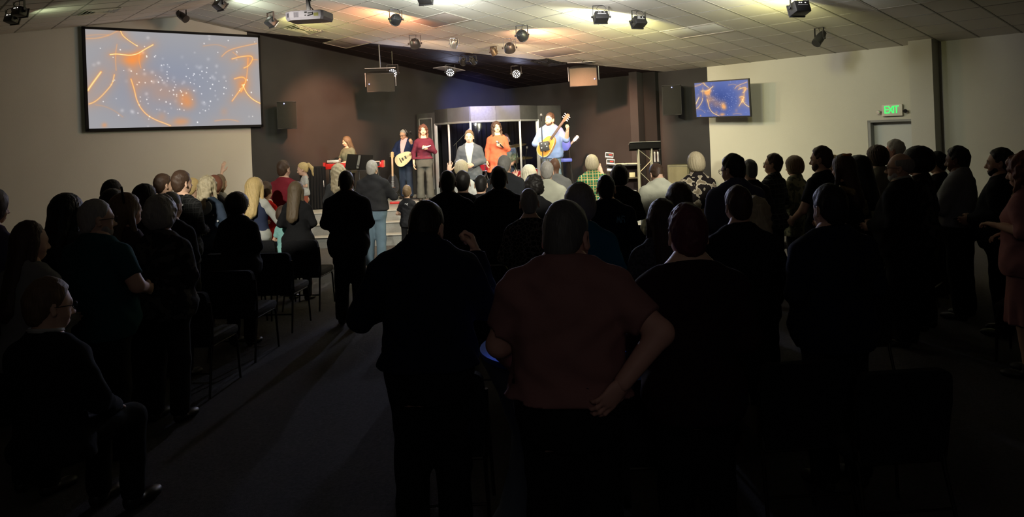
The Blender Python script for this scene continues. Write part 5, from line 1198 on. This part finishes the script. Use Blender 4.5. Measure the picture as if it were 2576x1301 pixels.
ag = ppl(1383, 285, 17.0, 180+4, SZ, sex='h', top=SKY, bottom=JEAN, hair=('short', H_['brown']), arms=('strum', 'fret'), detail=True, fine=True, vox=.012, label='bearded man in a light blue shirt and jeans playing an acoustic guitar', head=(-.75, .02), hem=.82, w=.98, sleeve='mid', collar=True, beard=hairmat('brown beard', (.12, .06, .03)))
dm_ = ppl(1272, 338, 19.45, 180, SZ, sex='m', top=CAMO, bottom=DJ, hair=('short', H_['brown']), arms=('keys', 'keys'), legs='sit', sleeve='mid', detail=True, fine=True, label='drummer in a pale camouflage shirt mostly hidden behind the orange-dressed singer')
t = empty('drum_throne', (dm_.location.x, dm_.location.y, SZ)); MB().lathe([(.15, .40), (.17, .42), (.17, .47), (.15, .49)], 20).obj('seat', BLACK, t); MB().tube([(0, 0, .2), (0, 0, .41)], .02, 8).obj('pole', CHROME, t)
for a in range(3): MB().tube([(0, 0, .25), (.22*math.cos(a*2.09), .22*math.sin(a*2.09), 0)], .010, 6).obj('leg', CHROME, t)
tag(t, 'round black drum throne under the drummer', 'stool')
def hold(o, root, loc, rx, ry, rz):
    o.matrix_world = root.matrix_world @ TR(loc, rz, rx, ry)
def held_mic(root, wrist, label, body=None, dirv=(-.5, .35, .6)):
    t = empty('microphone'); d = Vector(dirv).normalized(); R = d.to_track_quat('Z', 'Y').to_matrix().to_4x4()
    MB().lathe([(.010, -.12), (.014, -.11), (.018, .04), (.022, .05)], 14).obj('handle', body or BLACK, t); MB().lathe([(.022, .05), (.027, .07), (.024, .095), (.010, .108)], 14).obj('mic_head', STEEL, t)
    t.matrix_world = root.matrix_world @ Matrix.Translation(wrist) @ R; tag(t, label, 'microphone')
held_mic(sg, (-.045, .245, 1.235), 'white-handled microphone in the hand of the wine-topped singer', mat('white handle', (.7, .7, .7), rough=.3), (.8, .25, -.25)); held_mic(og, (-.03, .25, 1.24), 'black microphone in the hand of the orange-dressed singer', None, (.7, .1, .7))
g = guitar('bass_guitar', .95, mat('cream lacquer', (.70, .66, .40), rough=.25, spec=.5, var=.03), MAP, 'electric', label='cream bass guitar played by the man in the navy blazer'); hold(g, bs, (-.07, .25, 1.0), 0, math.radians(62), PI)
g = guitar('acoustic_guitar', .92, SPR, ROS, 'acoustic', label='amber acoustic guitar played by the man in the light blue shirt'); hold(g, ag, (.11, .25, 1.07), 0, math.radians(40), PI-.55)
# --- front of the floor, lit by the stage
mt = ppl(714, 405, 12.0, -14, sex='m', top=MAR, bottom=DJ, hair=('short', H_['brown']), label='man in a maroon tee carrying a fair-haired toddler', arms=((( .27, .14, 1.14), (.10, .30, 1.20), 'relaxed', (-1, 0, 0)), 'clasp'), head=(-.1, 0), w=1.12, sleeve='short', detail=True)
tp = at(757, 410, 11.85); th_ = .88; t = person(Vector((tp.x, 12.0, tp.z-th_)), math.radians(180-55), th_, sex='c', top=WHT, bottom=C3('rust leggings', .35, .10, .06), hair=('pony', H_['blond']), arms=('cross', 'cross'), sleeve='short', label='fair-haired toddler in a white tee held on the man\'s arm', head=(-.5, .25), detail=True, fine=True, vox=.022, hsize=1.35, w=1.1, shoe=mat('pink and white shoe', (.7, .5, .55), rough=.6))
ppl(745, 457, 10.2, -12, sex='f', top=BLK, bottom=BLK, hair=('sleek', H_['umber']), label='woman in black with hair down to her waist, a child\'s arm round her back', arms=('clasp', 'clasp'), w=1.15, hairs=1.1)
ch = ppl(712, 520, 10.5, -20, sex='c', top=AQ, bottom=DJ, hair=('bob', H_['brown']), label='child in a pale aqua top hugging the long-haired woman', sleeve='short', arms=(((.30, -.16, 1.10), (.60, -.22, 1.12), 'relaxed', (0, 1, 0)), 'clasp'), w=.9)
ppl(641, 447, 10.6, -10, sex='f', top=WHT, bottom=DJ, hair=('sleek', H_['blond']), label='blond girl in a navy vest over white sleeves reaching to her right', arms=(((.30, .10, 1.08), (.52, .22, 1.22), 'open', (0, 0, -1)), 'clasp'), detail=True, hairs=1.25)
vb_ = PEOPLE[-1]; vp = Parts(); vp.add(surf(lambda G: np.maximum(d_loft(G, [(r[0], r[1]+.012, r[2]+.012, r[3]) for r in TORSO['f'] if r[0] > .84], .018), G[2]-1.45), (-.28, -.2, .84), (.28, .2, 1.5), .014, 1)); mobj('vest', vp.mesh('vest', [C3('navy quilted vest', .035, .045, .09)]), vb_)
ppl(668, 458, 11.3, -10, sex='c', top=REDC, bottom=NAVY, hair=('short', H_['brown']), label='boy in a bright red hooded top behind the blond girl', hood=True, w=1.0)
ppl(523, 446, 9.9, -18, sex='f', top=STAR, bottom=DJ, hair=('wavy', H_['ash']), label='girl with wavy ash hair in a navy star-printed hoodie', hood=True, detail=True, w=1.12)
sp_ = PEOPLE[-1]
def stars(root, pts, m, name='star_print'):
    """small flat five-pointed print patches standing on the garment"""
    mb = MB()
    for (x, y, z, r, nrm) in pts:
        n = Vector(nrm).normalized(); u = n.cross(Vector((0, 0, 1))).normalized(); v = u.cross(n)*-1; c = Vector((x, y, z)); P = []
        for k in range(10): rr_ = r if k % 2 == 0 else r*.42; a = k*PI/5+.3; P.append(c+(u*math.sin(a)+v*math.cos(a))*rr_)
        mb.add(P+[p+n*.004 for p in P], [tuple(range(10)), tuple(reversed(range(10, 20)))] + [(i, 10+i, 10+(i+1) % 10, (i+1) % 10) for i in range(10)])
    mb.obj(name, m, root)
SW = mat('white star print', (.7, .7, .68), rough=.8)
stars(sp_, [(.02, -.165, 1.02, .045, (0, -1, 0)), (-.09, -.150, 1.02, .018, (0, -1, 0)), (.09, -.155, 1.12, .016, (0, -1, 0)), (.0, -.155, 1.17, .012, (0, -1, 0)), (.12, -.15, .93, .02, (.3, -1, 0)), (-.06, -.165, .92, .022, (0, -1, 0)), (.15, -.105, 1.25, .015, (.5, -1, 0)), (.19, -.075, 1.17, .018, (.7, -1, 0)), (-.13, -.125, 1.18, .013, (-.3, -1, 0)), (.05, -.155, .88, .015, (0, -1, 0))], SW)
GH = Parts(); GH.add(surf(lambda G: np.maximum(d_ell(G, (0, -.125, 1.36), (.15, .035, .11)), -G[2]+1.25), (-.2, -.2, 1.2), (.2, 0, 1.5), .012, 1)); mobj('hood_lining', GH.mesh('hood_lining', [C3('grey jersey', .34, .38, .38)]), sp_)
ppl(459, 431, 8.85, -20, sex='m', top=BPL, bottom=BLK, hair=('short', H_['brown']), label='tall boy in a black star-printed hoodie with grey side panel', hood=True, head=(-.2, 0), detail=True, w=.95)
stars(PEOPLE[-1], [(.03, -.15, 1.40, .02, (0, -1, .3)), (-.09, -.13, 1.42, .018, (0, -1, .4)), (.10, -.13, 1.38, .02, (.2, -1, .3)), (.08, -.135, 1.30, .02, (.1, -1, 0)), (.02, -.14, 1.32, .015, (0, -1, 0)), (-.02, -.145, 1.36, .015, (0, -1, 0))], SW)
ppl(413, 439, 9.4, -20, sex='m', top=C3('slate jersey', .06, .065, .08), bottom=BLK, hair=('short', H_['brown']), label='dark-haired boy in a slate jersey left of the tall star-hoodie boy', head=(-.3, 0), w=.9)
ppl(484, 450, 11.4, -20, sex='c', top=C3('pale grey jersey', .3, .3, .28), bottom=DJ, hair=('short', H_['blond']), label='small fair-haired child beyond the star-printed hoodies', w=.9)
ppl(540, 444, 10.6, -16, sex='f', top=DGR, bottom=DJ, hair=('bob', H_['auburn']), label='auburn-haired girl just behind the navy star hoodie', w=.9)
ppl(553, 440, 11.3, -35, sex='f', top=WHT, bottom=DJ, hair=('sleek', H_['light']), label='girl in white with long light brown hair raising her left hand', arms=('clasp', 'high'), w=.9, sleeve='short', hairs=.9)
ppl(597, 487, 8.05, -14, sex='w', top=BLK, bottom=BLK, hair=('bob', H_['black']), label='woman in glasses, a black silhouette in front of the empty chairs', glasses=True, head=(-.35, .1), w=1.05, hairs=1.1)
ppl(369, 465, 7.7, -25, sex='f', top=DGR, bottom=BLK, hair=('long', H_['black']), label='woman with long black hair left of the slate-jersey boy', head=(-.3, 0))
ppl(268, 451, 8.5, -15, sex='m', top=BLK, bottom=BLK, hair=('crop', H_['black']), label='close-cropped man in black bowing his head near the left wall', head=(-.3, .45))
ppl(284, 480, 7.2, -15, sex='f', top=BLK, bottom=BLK, hair=('bob', H_['black']), label='dark-haired woman just behind the grey-haired man in teal')
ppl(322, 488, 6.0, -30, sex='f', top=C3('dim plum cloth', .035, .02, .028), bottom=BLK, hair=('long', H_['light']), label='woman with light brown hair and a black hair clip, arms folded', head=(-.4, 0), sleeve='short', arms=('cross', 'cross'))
mb = MB(); mb.box((.07, -.04, .25), (.02, .015, .14), Euler((0, -.6, 0)).to_matrix(), bev=.004); mb.obj('hair_clip', BLACK, PEOPLE[-1]).matrix_local = HEADM[PEOPLE[-1].name]
ppl(430, 484, 7.0, -15, sex='m', top=BLK, bottom=BLK, hair=('crop', H_['grey']), label='grey-haired man behind the white curly-haired woman')
ppl(404, 498, 5.9, -12, sex='w', top=FLD, bottom=BLK, hair=('bighair', H_['silver']), label='woman with fluffy white hair in a dim floral blouse', w=1.06)
ppl(243, 503, 5.25, -16, sex='h', top=TEAL, bottom=BLK, hair=('crop', H_['silver']), label='grey-haired bearded man in glasses and a dark teal tee', sleeve='short', head=(-.55, .05), glasses=True, arms=(((.30, .0, 1.15), (.17, .25, 1.08), 'relaxed', (-1, 0, 0)), 'clasp'), w=1., beard=H_['silver'], vox=.014, detail=True)
ppl(170, 488, 6.2, -20, sex='f', top=DGR, bottom=BLK, hair=('sleek', H_['black']), label='woman with very long black hair beside the left wall', arms=('cross', 'cross'), hairs=1.15)
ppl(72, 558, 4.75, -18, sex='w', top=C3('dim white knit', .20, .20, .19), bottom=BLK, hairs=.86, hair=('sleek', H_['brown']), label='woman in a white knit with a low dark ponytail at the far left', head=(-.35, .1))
ppl(108, 575, 5.3, -20, sex='f', top=DGR, bottom=BLK, hair=('bob', H_['black']), label='short woman beyond the white-knit woman at the far left', h=None) if False else None
ppl(118, 706, 4.1, -14, sex='m', top=BLK, bottom=BLK, hair=('short', H_['light']), label='older man seated in a dark jacket with a white shirt collar', legs='sit', arms=('sit', 'sit'), head=(-.45, .12), detail=True, vox=.014, glasses=True)
q = MB(); q.tube([(.072*math.cos(a), -.018+.072*math.sin(a), 1.082+.012*math.sin(a)*-1) for a in [2*PI*i/20 for i in range(20)]], .012, 6, closed=True); q.obj('shirt_collar', WHT, PEOPLE[-1])
ppl(-22, 478, 6.0, -30, sex='w', top=C3('violet cloth', .10, .08, .14), bottom=BLK, hair=('bob', H_['brown']), label='person in violet cut off by the left edge with hands clasped', arms=('clap', 'clap'))
# --- aisle and centre
ppl(870, 430, 8.76, -3, sex='h', top=BLK, bottom=BLK, hair=('thin', H_['black']), label='broad man in a black suit standing in the aisle', arms=('clasp', 'clasp'), tname='suit_jacket', hem=.76, w=.96, skin=S_['tan'], vox=.014)
ppl(936, 405, 12.4, -6, sex='h', top=C3('soft black shirt', .022, .022, .024), bottom=JEAN, hair=('short', H_['silver']), label='silver-haired man in a black shirt and blue jeans at the stage steps', arms=(((.30, .10, 1.13), (.25, .33, 1.12), 'relaxed', (-1, 0, 0)), 'clasp'), hem=.93, detail=True, w=.95, vox=.013, wrinkle=.005, topo=.015, collar=True, head=(-.1, 0))
ppl(853, 415, 12.6, -10, sex='w', top=DGR, bottom=BLK, hair=('wavy', H_['ash']), label='woman with long silver-blond hair in dark grey left of the aisle', w=.98, head=(-.2, 0))
kid = ppl(1023, 467, 13.2, 0, sex='c', top=C3('black tee', .018, .018, .02), bottom=BLK, hair=('short', H_['light']), label='small boy in a black tee with a white cat mark on the back', arms=('clasp', 'clasp'), sleeve='short', detail=True, vox=.014, w=1.08)
pu = MB(); pu.prism([(-.05, .012), (-.02, .024), (.012, .012), (.03, .026), (.038, .024), (.03, .008), (.02, -.006), (.024, -.03), (.014, -.03), (.006, -.008), (-.012, .004), (-.04, .004)], .004, Matrix.Translation((-.005, -.132, 1.36)) @ Euler((-.15, 0, 0)).to_matrix().to_4x4()); pu.obj('chest_mark', mat('white print', (.8, .8, .8)), kid)
ppl(1160, 405, 12.4, -2, sex='f', top=WHT, bottom=BLK, hair=('bob', H_['ash']), label='blond woman with her left hand raised in front of the blazer man', arms=('clasp', (( .27, .12, 1.34), (.235, .2, 1.58), 'open', (0, 1, 0))), hairs=1.1)
bk = Parts(); a_ = PEOPLE[-1]; bk.add(surf(lambda G: d_cap(G, (-.262, .13, 1.36), (-.24, .19, 1.53), .046, .040), (-.35, .05, 1.2), (-.15, .3, 1.65), .012)); mobj('sleeve', bk.mesh('sleeve', [BLK]), a_)
ppl(1125, 430, 8.0, 0, sex='h', top=BLK, bottom=BLK, hair=('thin', H_['black']), label='bald silhouette with ears showing, right of the boy with the cat mark', w=.95, skin=S_['dark'])
ppl(1163, 432, 8.6, 0, sex='m', top=BPL, bottom=BLK, hair=('short', H_['black']), label='dark cropped head right beside the bald silhouette')
ppl(1209, 441, 9.4, 0, sex='m', top=BLK, bottom=BLK, hair=('crop', H_['black']), label='shorter dark head between the cropped man and the checked-shirt man', w=.9)
ppl(1254, 421, 8.0, 0, sex='h', top=BPL, bottom=BLK, hair=('short', H_['black']), label='square-headed man in a charcoal checked shirt in the centre', w=1.)
ppl(1269, 393, 10.6, -4, sex='h', top=CHA, bottom=CHA, hair=('short', H_['grey']), label='grey-haired man in a charcoal suit below the orange-dressed singer', head=(-.3, 0), tname='suit_jacket', detail=True, w=.95)
ppl(1330, 415, 12.0, 0, sex='f', top=C3('pale print blouse', .45, .48, .45), bottom=DJ, hair=('sleek', H_['pale']), label='woman with straight white-blond hair and her left hand raised', arms=('clasp', ((.27, .12, 1.30), (.245, .19, 1.50), 'open', (0, 1, 0))), detail=True, hairs=1.25)
ppl(1375, 408, 10.0, -4, sex='m', top=IVO, bottom=TAN, hair=('short', H_['silver']), label='man with tousled grey hair in an ivory shirt below the guitarist', detail=True, collar=True, w=1.04)
ppl(1394, 397, 11.4, 0, sex='m', top=C3('mid grey wool', .15, .15, .145), bottom=CHA, hair=(None, None), skin=S_['dark'], label='bald dark-skinned man in a grey jacket raising his left hand', arms=('clasp', ((.22, .14, 1.32), (.14, .2, 1.56), 'open', (0, 1, 0))), detail=True, tname='jacket')
ppl(1343, 445, 9.0, 0, sex='w', top=BLK, bottom=BLK, hair=('curly', H_['black']), label='woman with short curly black hair in black', skin=S_['dark'], w=.95)
ppl(1330, 476, 6.5, 0, sex='w', top=LEO, bottom=BLK, hair=('crop', H_['grey']), label='woman with cropped grey hair in a leopard-print top', vox=.014, low=True)
ppl(1457, 467, 5.2, -2, sex='w', top=BTL, bottom=BLK, hair=('bob', H_['grey']), label='woman with a grey bob in a bright teal top', vox=.014)
ppl(1523, 441, 7.0, 0, sex='h', top=DKB, bottom=BLK, hair=('thin', H_['black']), label='bald man with a dark blue jacket marked with pale blue letters on the shoulder', w=.95, vox=.014)
lm = MB(); strokes(lm, [((0,0),(.2,1)), ((.2,1),(.5,.1)), ((.5,.1),(.7,1)), ((.7,1),(.9,0)), ((1.1,0),(1.3,1)), ((1.3,1),(1.9,.9)), ((1.2,.5),(1.8,.5)), ((1.8,.5),(1.9,0))], .07, .06, 1.29, .007, -.150); lm.obj('shoulder_mark', mat('pale blue print', (.15, .35, .5)), PEOPLE[-1])
ppl(1557, 418, 9.0, 0, sex='m', top=BLK, bottom=BLK, hair=('bob', H_['black']), label='tall silhouette with straight black hair left of the lectern')
ppl(1488, 392, 12.2, 0, sex='w', top=GPL, bottom=DJ, hair=('bob', H_['ash']), label='woman with an ash blond bob in a green plaid shirt, right hand raised', arms=(((.24, .14, 1.28), (.17, .2, 1.46), 'open', (0, 1, 0)), 'clasp'), detail=True, w=1.05)
ppl(1656, 410, 9.5, 3, sex='h', top=IVO, bottom=DJ, hair=('short', H_['brown']), label='man in an ivory shirt bowing his head before the lectern', head=(.2, .55), w=1., vox=.013, detail=True, wrinkle=.005, topo=.016, collar=True)
ppl(1749, 386, 9.8, 6, sex='w', top=FLO, bottom=BLK, hair=('bob', H_['ash']), label='blond woman in a dark floral top before the speaker cabinet', detail=True, w=1.0)
ppl(1706, 460, 7.0, 5, sex='f', top=BLK, bottom=BLK, hair=('sleek', H_['brown']), label='dark long-haired silhouette between the ivory shirt and floral top', hairs=1.25)
ppl(1664, 505, 5.0, 3, sex='w', top=HTR, bottom=BLK, hair=('long', H_['brown']), label='brown-haired woman in a grey heather knit', w=1.02, vox=.014)
ppl(1845, 390, 7.1, 10, sex='h', top=SLT, bottom=BLK, hair=('short', H_['black']), label='black-haired man in glasses and a slate blue shirt before the pale wall', glasses=True, head=(.45, .15), w=1.02, detail=True, collar=True)
ppl(1885, 402, 9.0, 12, sex='m', top=DGR, bottom=BLK, hair=('crop', H_['grey']), label='grey cropped head just right of the slate-shirted man')
ppl(1855, 471, 5.1, 6, sex='w', top=BLK, bottom=BLK, hair=('short', H_['brown']), label='brown-haired person in black, a fair-haired neighbour beyond', w=1.08)
ppl(1900, 500, 6.0, 8, sex='f', top=BLK, bottom=BLK, hair=('wavy', H_['ash']), label='fair curly-haired woman mostly hidden behind the brown-haired person in black')
ppl(2085, 468, 4.4, 12, sex='h', top=C3('blue-black jacket', .012, .015, .03), bottom=BLK, hair=('short', H_['black']), label='large man in a blue-black jacket, hair touched with violet light', w=1.02, vox=.014)
# --- right-hand block, turned towards the stage
ppl(1940, 388, 9.6, 42, sex='m', top=DPL, bottom=BLK, hair=('short', H_['brown']), label='young man in glasses and a dark plaid shirt seen in profile', glasses=True, detail=True, fine=True, head=(.25, -.05), collar=True)
ppl(1996, 395, 10.0, 40, sex='w', top=STRP, bottom=BLK, hair=('bob', H_['light']), label='woman with a light brown bob in a patterned olive wrap', detail=True, flare=.03, hem=.66, w=.95)
ppl(2063, 370, 8.4, 40, sex='m', top=BLK, bottom=BLK, hair=('short', H_['brown']), label='bearded man in a black tee with bare forearms before the pale wall', sleeve='short', beard=H_['brown'], head=(.2, .05), detail=True, fine=True, w=1.08, arms=('down', ((.25, .08, 1.10), (.14, .26, .98), 'relaxed', (-1, 0, 0))))
ppl(2096, 392, 9.6, 40, sex='f', top=WHT, bottom=BLK, hair=('pony', H_['blond']), label='fair ponytailed girl beyond the bearded man')
ppl(2119, 391, 7.65, 35, sex='f', top=BLK, bottom=BLK, hair=('long', H_['brown']), label='woman with brown hair tied by an orange scrunchie and a gold-patterned shawl')
q = MB(); q.tube([(.035*math.cos(a), -.06+.035*math.sin(a), .248) for a in [2*PI*i/14 for i in range(14)]], .014, 6, closed=True); q.obj('scrunchie', mat('orange scrunchie', (.5, .2, .03)), PEOPLE[-1]).matrix_local = HEADM[PEOPLE[-1].name]
q = MB(); q.tube([(-.17, -.06, 1.44), (-.08, -.13, 1.40), (.08, -.15, 1.28), (.18, -.12, 1.16)], [.025, .035, .04, .03], 8); q.obj('shawl', spots('gold floral shawl', (.20, .14, .05), (.35, .28, .12), 30, .5, 'NOISE'), PEOPLE[-1])
ppl(2155, 392, 8.7, 35, sex='f', top=BLK, bottom=BLK, hair=('sleek', H_['black']), label='woman with straight black hair in black left of the door', hairs=1.3)
ppl(2204, 369, 9.4, 45, sex='w', top=C3('oatmeal knit', .26, .25, .20), bottom=BLK, hair=('bob', H_['brown']), label='woman in glasses and an oatmeal knit in front of the door edge', glasses=True, detail=True, fine=True, w=.95)
ppl(2250, 353, 9.8, 48, sex='m', top=C3('dim check shirt', .12, .12, .11), bottom=BLK, hair=('short', H_['white']), label='tall white-haired man in front of the door', detail=True, fine=True, skin=S_['pink'])
ppl(2258, 386, 7.1, 45, sex='h', top=BLK, bottom=BLK, hair=('fringe', H_['grey']), label='balding man in glasses with a black jacket over a white collar', glasses=True, detail=True, fine=True, head=(.2, 0), beard=H_['white'], tname='jacket')
q = MB(); q.tube([(.075*math.cos(a), -.018+.07*math.sin(a), 1.495-.016*math.sin(a)) for a in [2*PI*i/20 for i in range(20)]], .013, 6, closed=True); q.obj('shirt_collar', WHT, PEOPLE[-1])
ppl(2307, 373, 7.6, 42, sex='w', top=FLD, bottom=BLK, hair=('bob', H_['black']), label='woman with a full black bob in a dim blouse right of the balding man', head=(.2, .15), hairs=1.15)
ppl(2356, 383, 9.0, 42, sex='m', top=BLK, bottom=BLK, hair=('short', H_['black']), label='dark flat-topped head in the shadow between the black bob and the striped shirt')
ppl(2407, 370, 7.95, 42, sex='h', top=C3('pale pinstripe shirt', .22, .22, .24), bottom=BLK, hair=('short', H_['black']), label='dark-skinned man in a pale pinstriped shirt with rolled sleeves', skin=S_['dark'], hem=.93, sleeve='mid', w=1., detail=True, fine=True, arms=(((.28, .03, 1.13), (.16, .28, 1.16), 'grip', (-1, 0, 0)), ((.26, .08, 1.12), (.10, .30, 1.16), 'grip', (-1, 0, 0))), collar=True, vox=.014)
ppl(2510, 375, 7.3, 48, sex='h', top=C3('black check shirt', .02, .022, .026), bottom=BLK, hair=('short', H_['black']), label='bearded man in a black shirt near the right edge', beard=H_['black'], detail=True, fine=True, head=(.1, 0), w=.95)
ppl(2572, 390, 6.1, 40, sex='w', top=ROSE, bottom=ROSE, hair=('wavy', H_['auburn']), label='woman in a long rose pink dress with a wristwatch at the right edge', dress=.42, detail=True, fine=True, arms=(((.24, -.06, 1.14), (.10, .15, 1.10), 'relaxed', (0, -.5, -1)), ((.25, -.06, 1.16), (.15, .15, 1.19), 'relaxed', (0, 0, -1))), sleeve='mid', w=.92)
# --- nearest row
ppl(1062, 507, 3.7, -3, sex='h', top=DKB, bottom=BLK, hair=('crop', H_['black']), label='heavy man in a midnight blue shirt with clasped hands beside the aisle', arms=(((.26, .10, 1.16), (.20, .28, 1.38), 'grip', (-1, 0, 0)), ((.31, .04, 1.14), (.10, .28, 1.2), 'grip', (-1, 0, 0))), head=(-.25, .35), nk=.085, hsize=.92, w=.92, vox=.012, detail=True, hem=.93, wrinkle=.006, collar=True)
ppl(1414, 508, 3.15, -5, sex='h', top=PNK, bottom=BLK, hair=('crop', H_['dim']), label='grey-haired man in a dusty pink tee with one hand on his hip, nearest the camera', arms=(((.345, -.10, 1.21), (.195, -.17, 1.05), 'relaxed', (-.4, 1, .2)), ((.27, .03, 1.14), (.25, .22, 1.02), 'relaxed', (-1, 0, 0))), head=(-.35, .22), nk=.080, hsize=1.03, w=.98, vox=.010, topo=.016, detail=True, fine=True, sleeve='short', wrinkle=.006, hem=.96, skin=S_['pink'])
ppl(1727, 520, 3.4, 2, sex='h', top=PURP, bottom=BLK, hair=('fauxhawk', H_['mauve']), label='man with reddish hair in a dark sweater beside the man in pink', w=.90, hsize=.95, vox=.012, detail=True, arms=('clasp', 'clasp'), low=True)
# ------------------------------------------------------------------ cocktail table behind the man in pink
CB = cloth('blue-lit table topper', (.09, .20, .70)); CW = cloth('pale stretch cover', (.22, .26, .33)); p = at(1395, 880, 4.05); t = empty('cocktail_table', (p.x, 4.05, 0))  # blue light falling on the table top is put into its cloth colour
tz = at(1395, 868, 4.05).z
MB().lathe([(.0, tz-.03), (.385, tz-.03), (.39, tz-.02), (.39, tz), (0, tz+.003)], 40).obj('top_cover', CB, t)
cv = MB(); pr = [(.385, tz-.03), (.30, tz-.22), (.23, tz-.45), (.25, tz-.62), (.32, tz-.85), (.38, .02)]; n = 40; vs = []; 
for (r, z) in pr:
    for k in range(n): a = 2*PI*k/n; f = 1+.05*math.cos(4*a)*(1-abs(z/tz-.5)); vs.append((r*f*math.cos(a), r*f*math.sin(a), z))
cv.add(vs, [(i*n+k, i*n+(k+1) % n, (i+1)*n+(k+1) % n, (i+1)*n+k) for i in range(len(pr)-1) for k in range(n)], True); cv.obj('stretch_cover', CW, t)
MB().tube([(0, 0, .02), (0, 0, tz-.03)], .04, 12).obj('pole', BLKM, t)
ln = MB(); strokes(ln, LET['N'], .18, .20, .28, .035, -.345); ln.obj('lettering', mat('black letter print', (.01, .01, .012)), t)
tag(t, 'blue-lit cocktail table in a pale stretch cover beyond the man in pink', 'table')
# ------------------------------------------------------------------ chairs
LROW = [(655, 675, 7.5), (745, 635, 8.58), (812, 603, 9.6), (545, 725, 6.5), (355, 795, 5.4), (150, 880, 4.6)]
names_l = ['fourth from the front', 'third from the front', 'front', 'fifth from the front', 'sixth from the front', 'nearest']
for (xr, yt, Y), nm in zip(LROW, names_l):
    pr_ = at(xr, yt, Y); 
    for k in range(5):
        X = pr_.x-.24-k*.54
        if X < -5.6 + (Y-6)*.0: continue
        if X < -.62*Y: continue
        lab = 'empty black chair on the aisle end of the %s left-hand row' % nm if k == 0 else 'black chair %s from the aisle in the %s left-hand row' % (('second', 'third', 'fourth', 'fifth')[k-1], nm)
        if (k == 0 and Y > 6) or all((q.location.x-X)**2+(q.location.y-(Y+.17+.10*k))**2 > .16 for q in PEOPLE): chair(X, Y+.17+.10*k, -6-2*k, lab, 'left-hand block chairs')
cen = [(1105, 890, 4.0, 'chair with a broad black back right behind the man in midnight blue', 0), (1215, 657, 7.2, 'dark chair seen left of the man in pink, farther back', 0), (1212, 708, 6.0, 'dark chair seen left of the man in pink, nearer', 0),
       (2010, 877, 3.95, 'black chair with lit top edge just left of the rounded end chair', 3), (2252, 880, 3.75, 'black chair with rounded top corners standing alone at the right', 4)]
for (x, y, Y, lab, f) in cen: p = at(x, y, Y); chair(p.x, Y+.2, f, lab, 'central block chairs')
CHS = lambda: [o for o in COL.objects if o.get('category') == 'chair']
def free_of_people(X, Y, r=.40): return all((o.matrix_world.translation.x-X)**2+(o.matrix_world.translation.y-Y)**2 > .3 for o in CHS()) and all((o.location.x-X)**2+(o.location.y-Y)**2 > r*r for o in PEOPLE)
k = 0
for Y, xs in ((4.0, (1.1, .55)), (5.9, (-.25, .3, .85, 1.4, 1.95, 2.5)), (7.9, (-.9, -.35, .2, .75, 1.3, 1.85)), (9.9, (-.8, -.2, .4, 1.0, 1.6))):
    for X in xs:
        if free_of_people(X, Y): chair(X, Y, 0, 'dark chair among the standing crowd of the central block, almost wholly hidden', 'hidden central block chairs')
rt = [(4.5, 8.8, 50, 'black chair before the man in the pinstriped shirt, seat side towards us'), (5.25, 7.3, 50, 'dark chair between the pinstriped shirt and the rose dress'), (4.35, 6.5, 45, 'dark chair below the balding man in the black jacket'), (3.9, 10.35, 45, 'chair with its pale-lit seat below the bearded man in the tee'), (5.2, 6.35, 50, 'dark chair at the right edge below the rose dress')]
for X, Y, f, lab in rt: chair(X, Y, f, lab, 'right-hand block chairs')
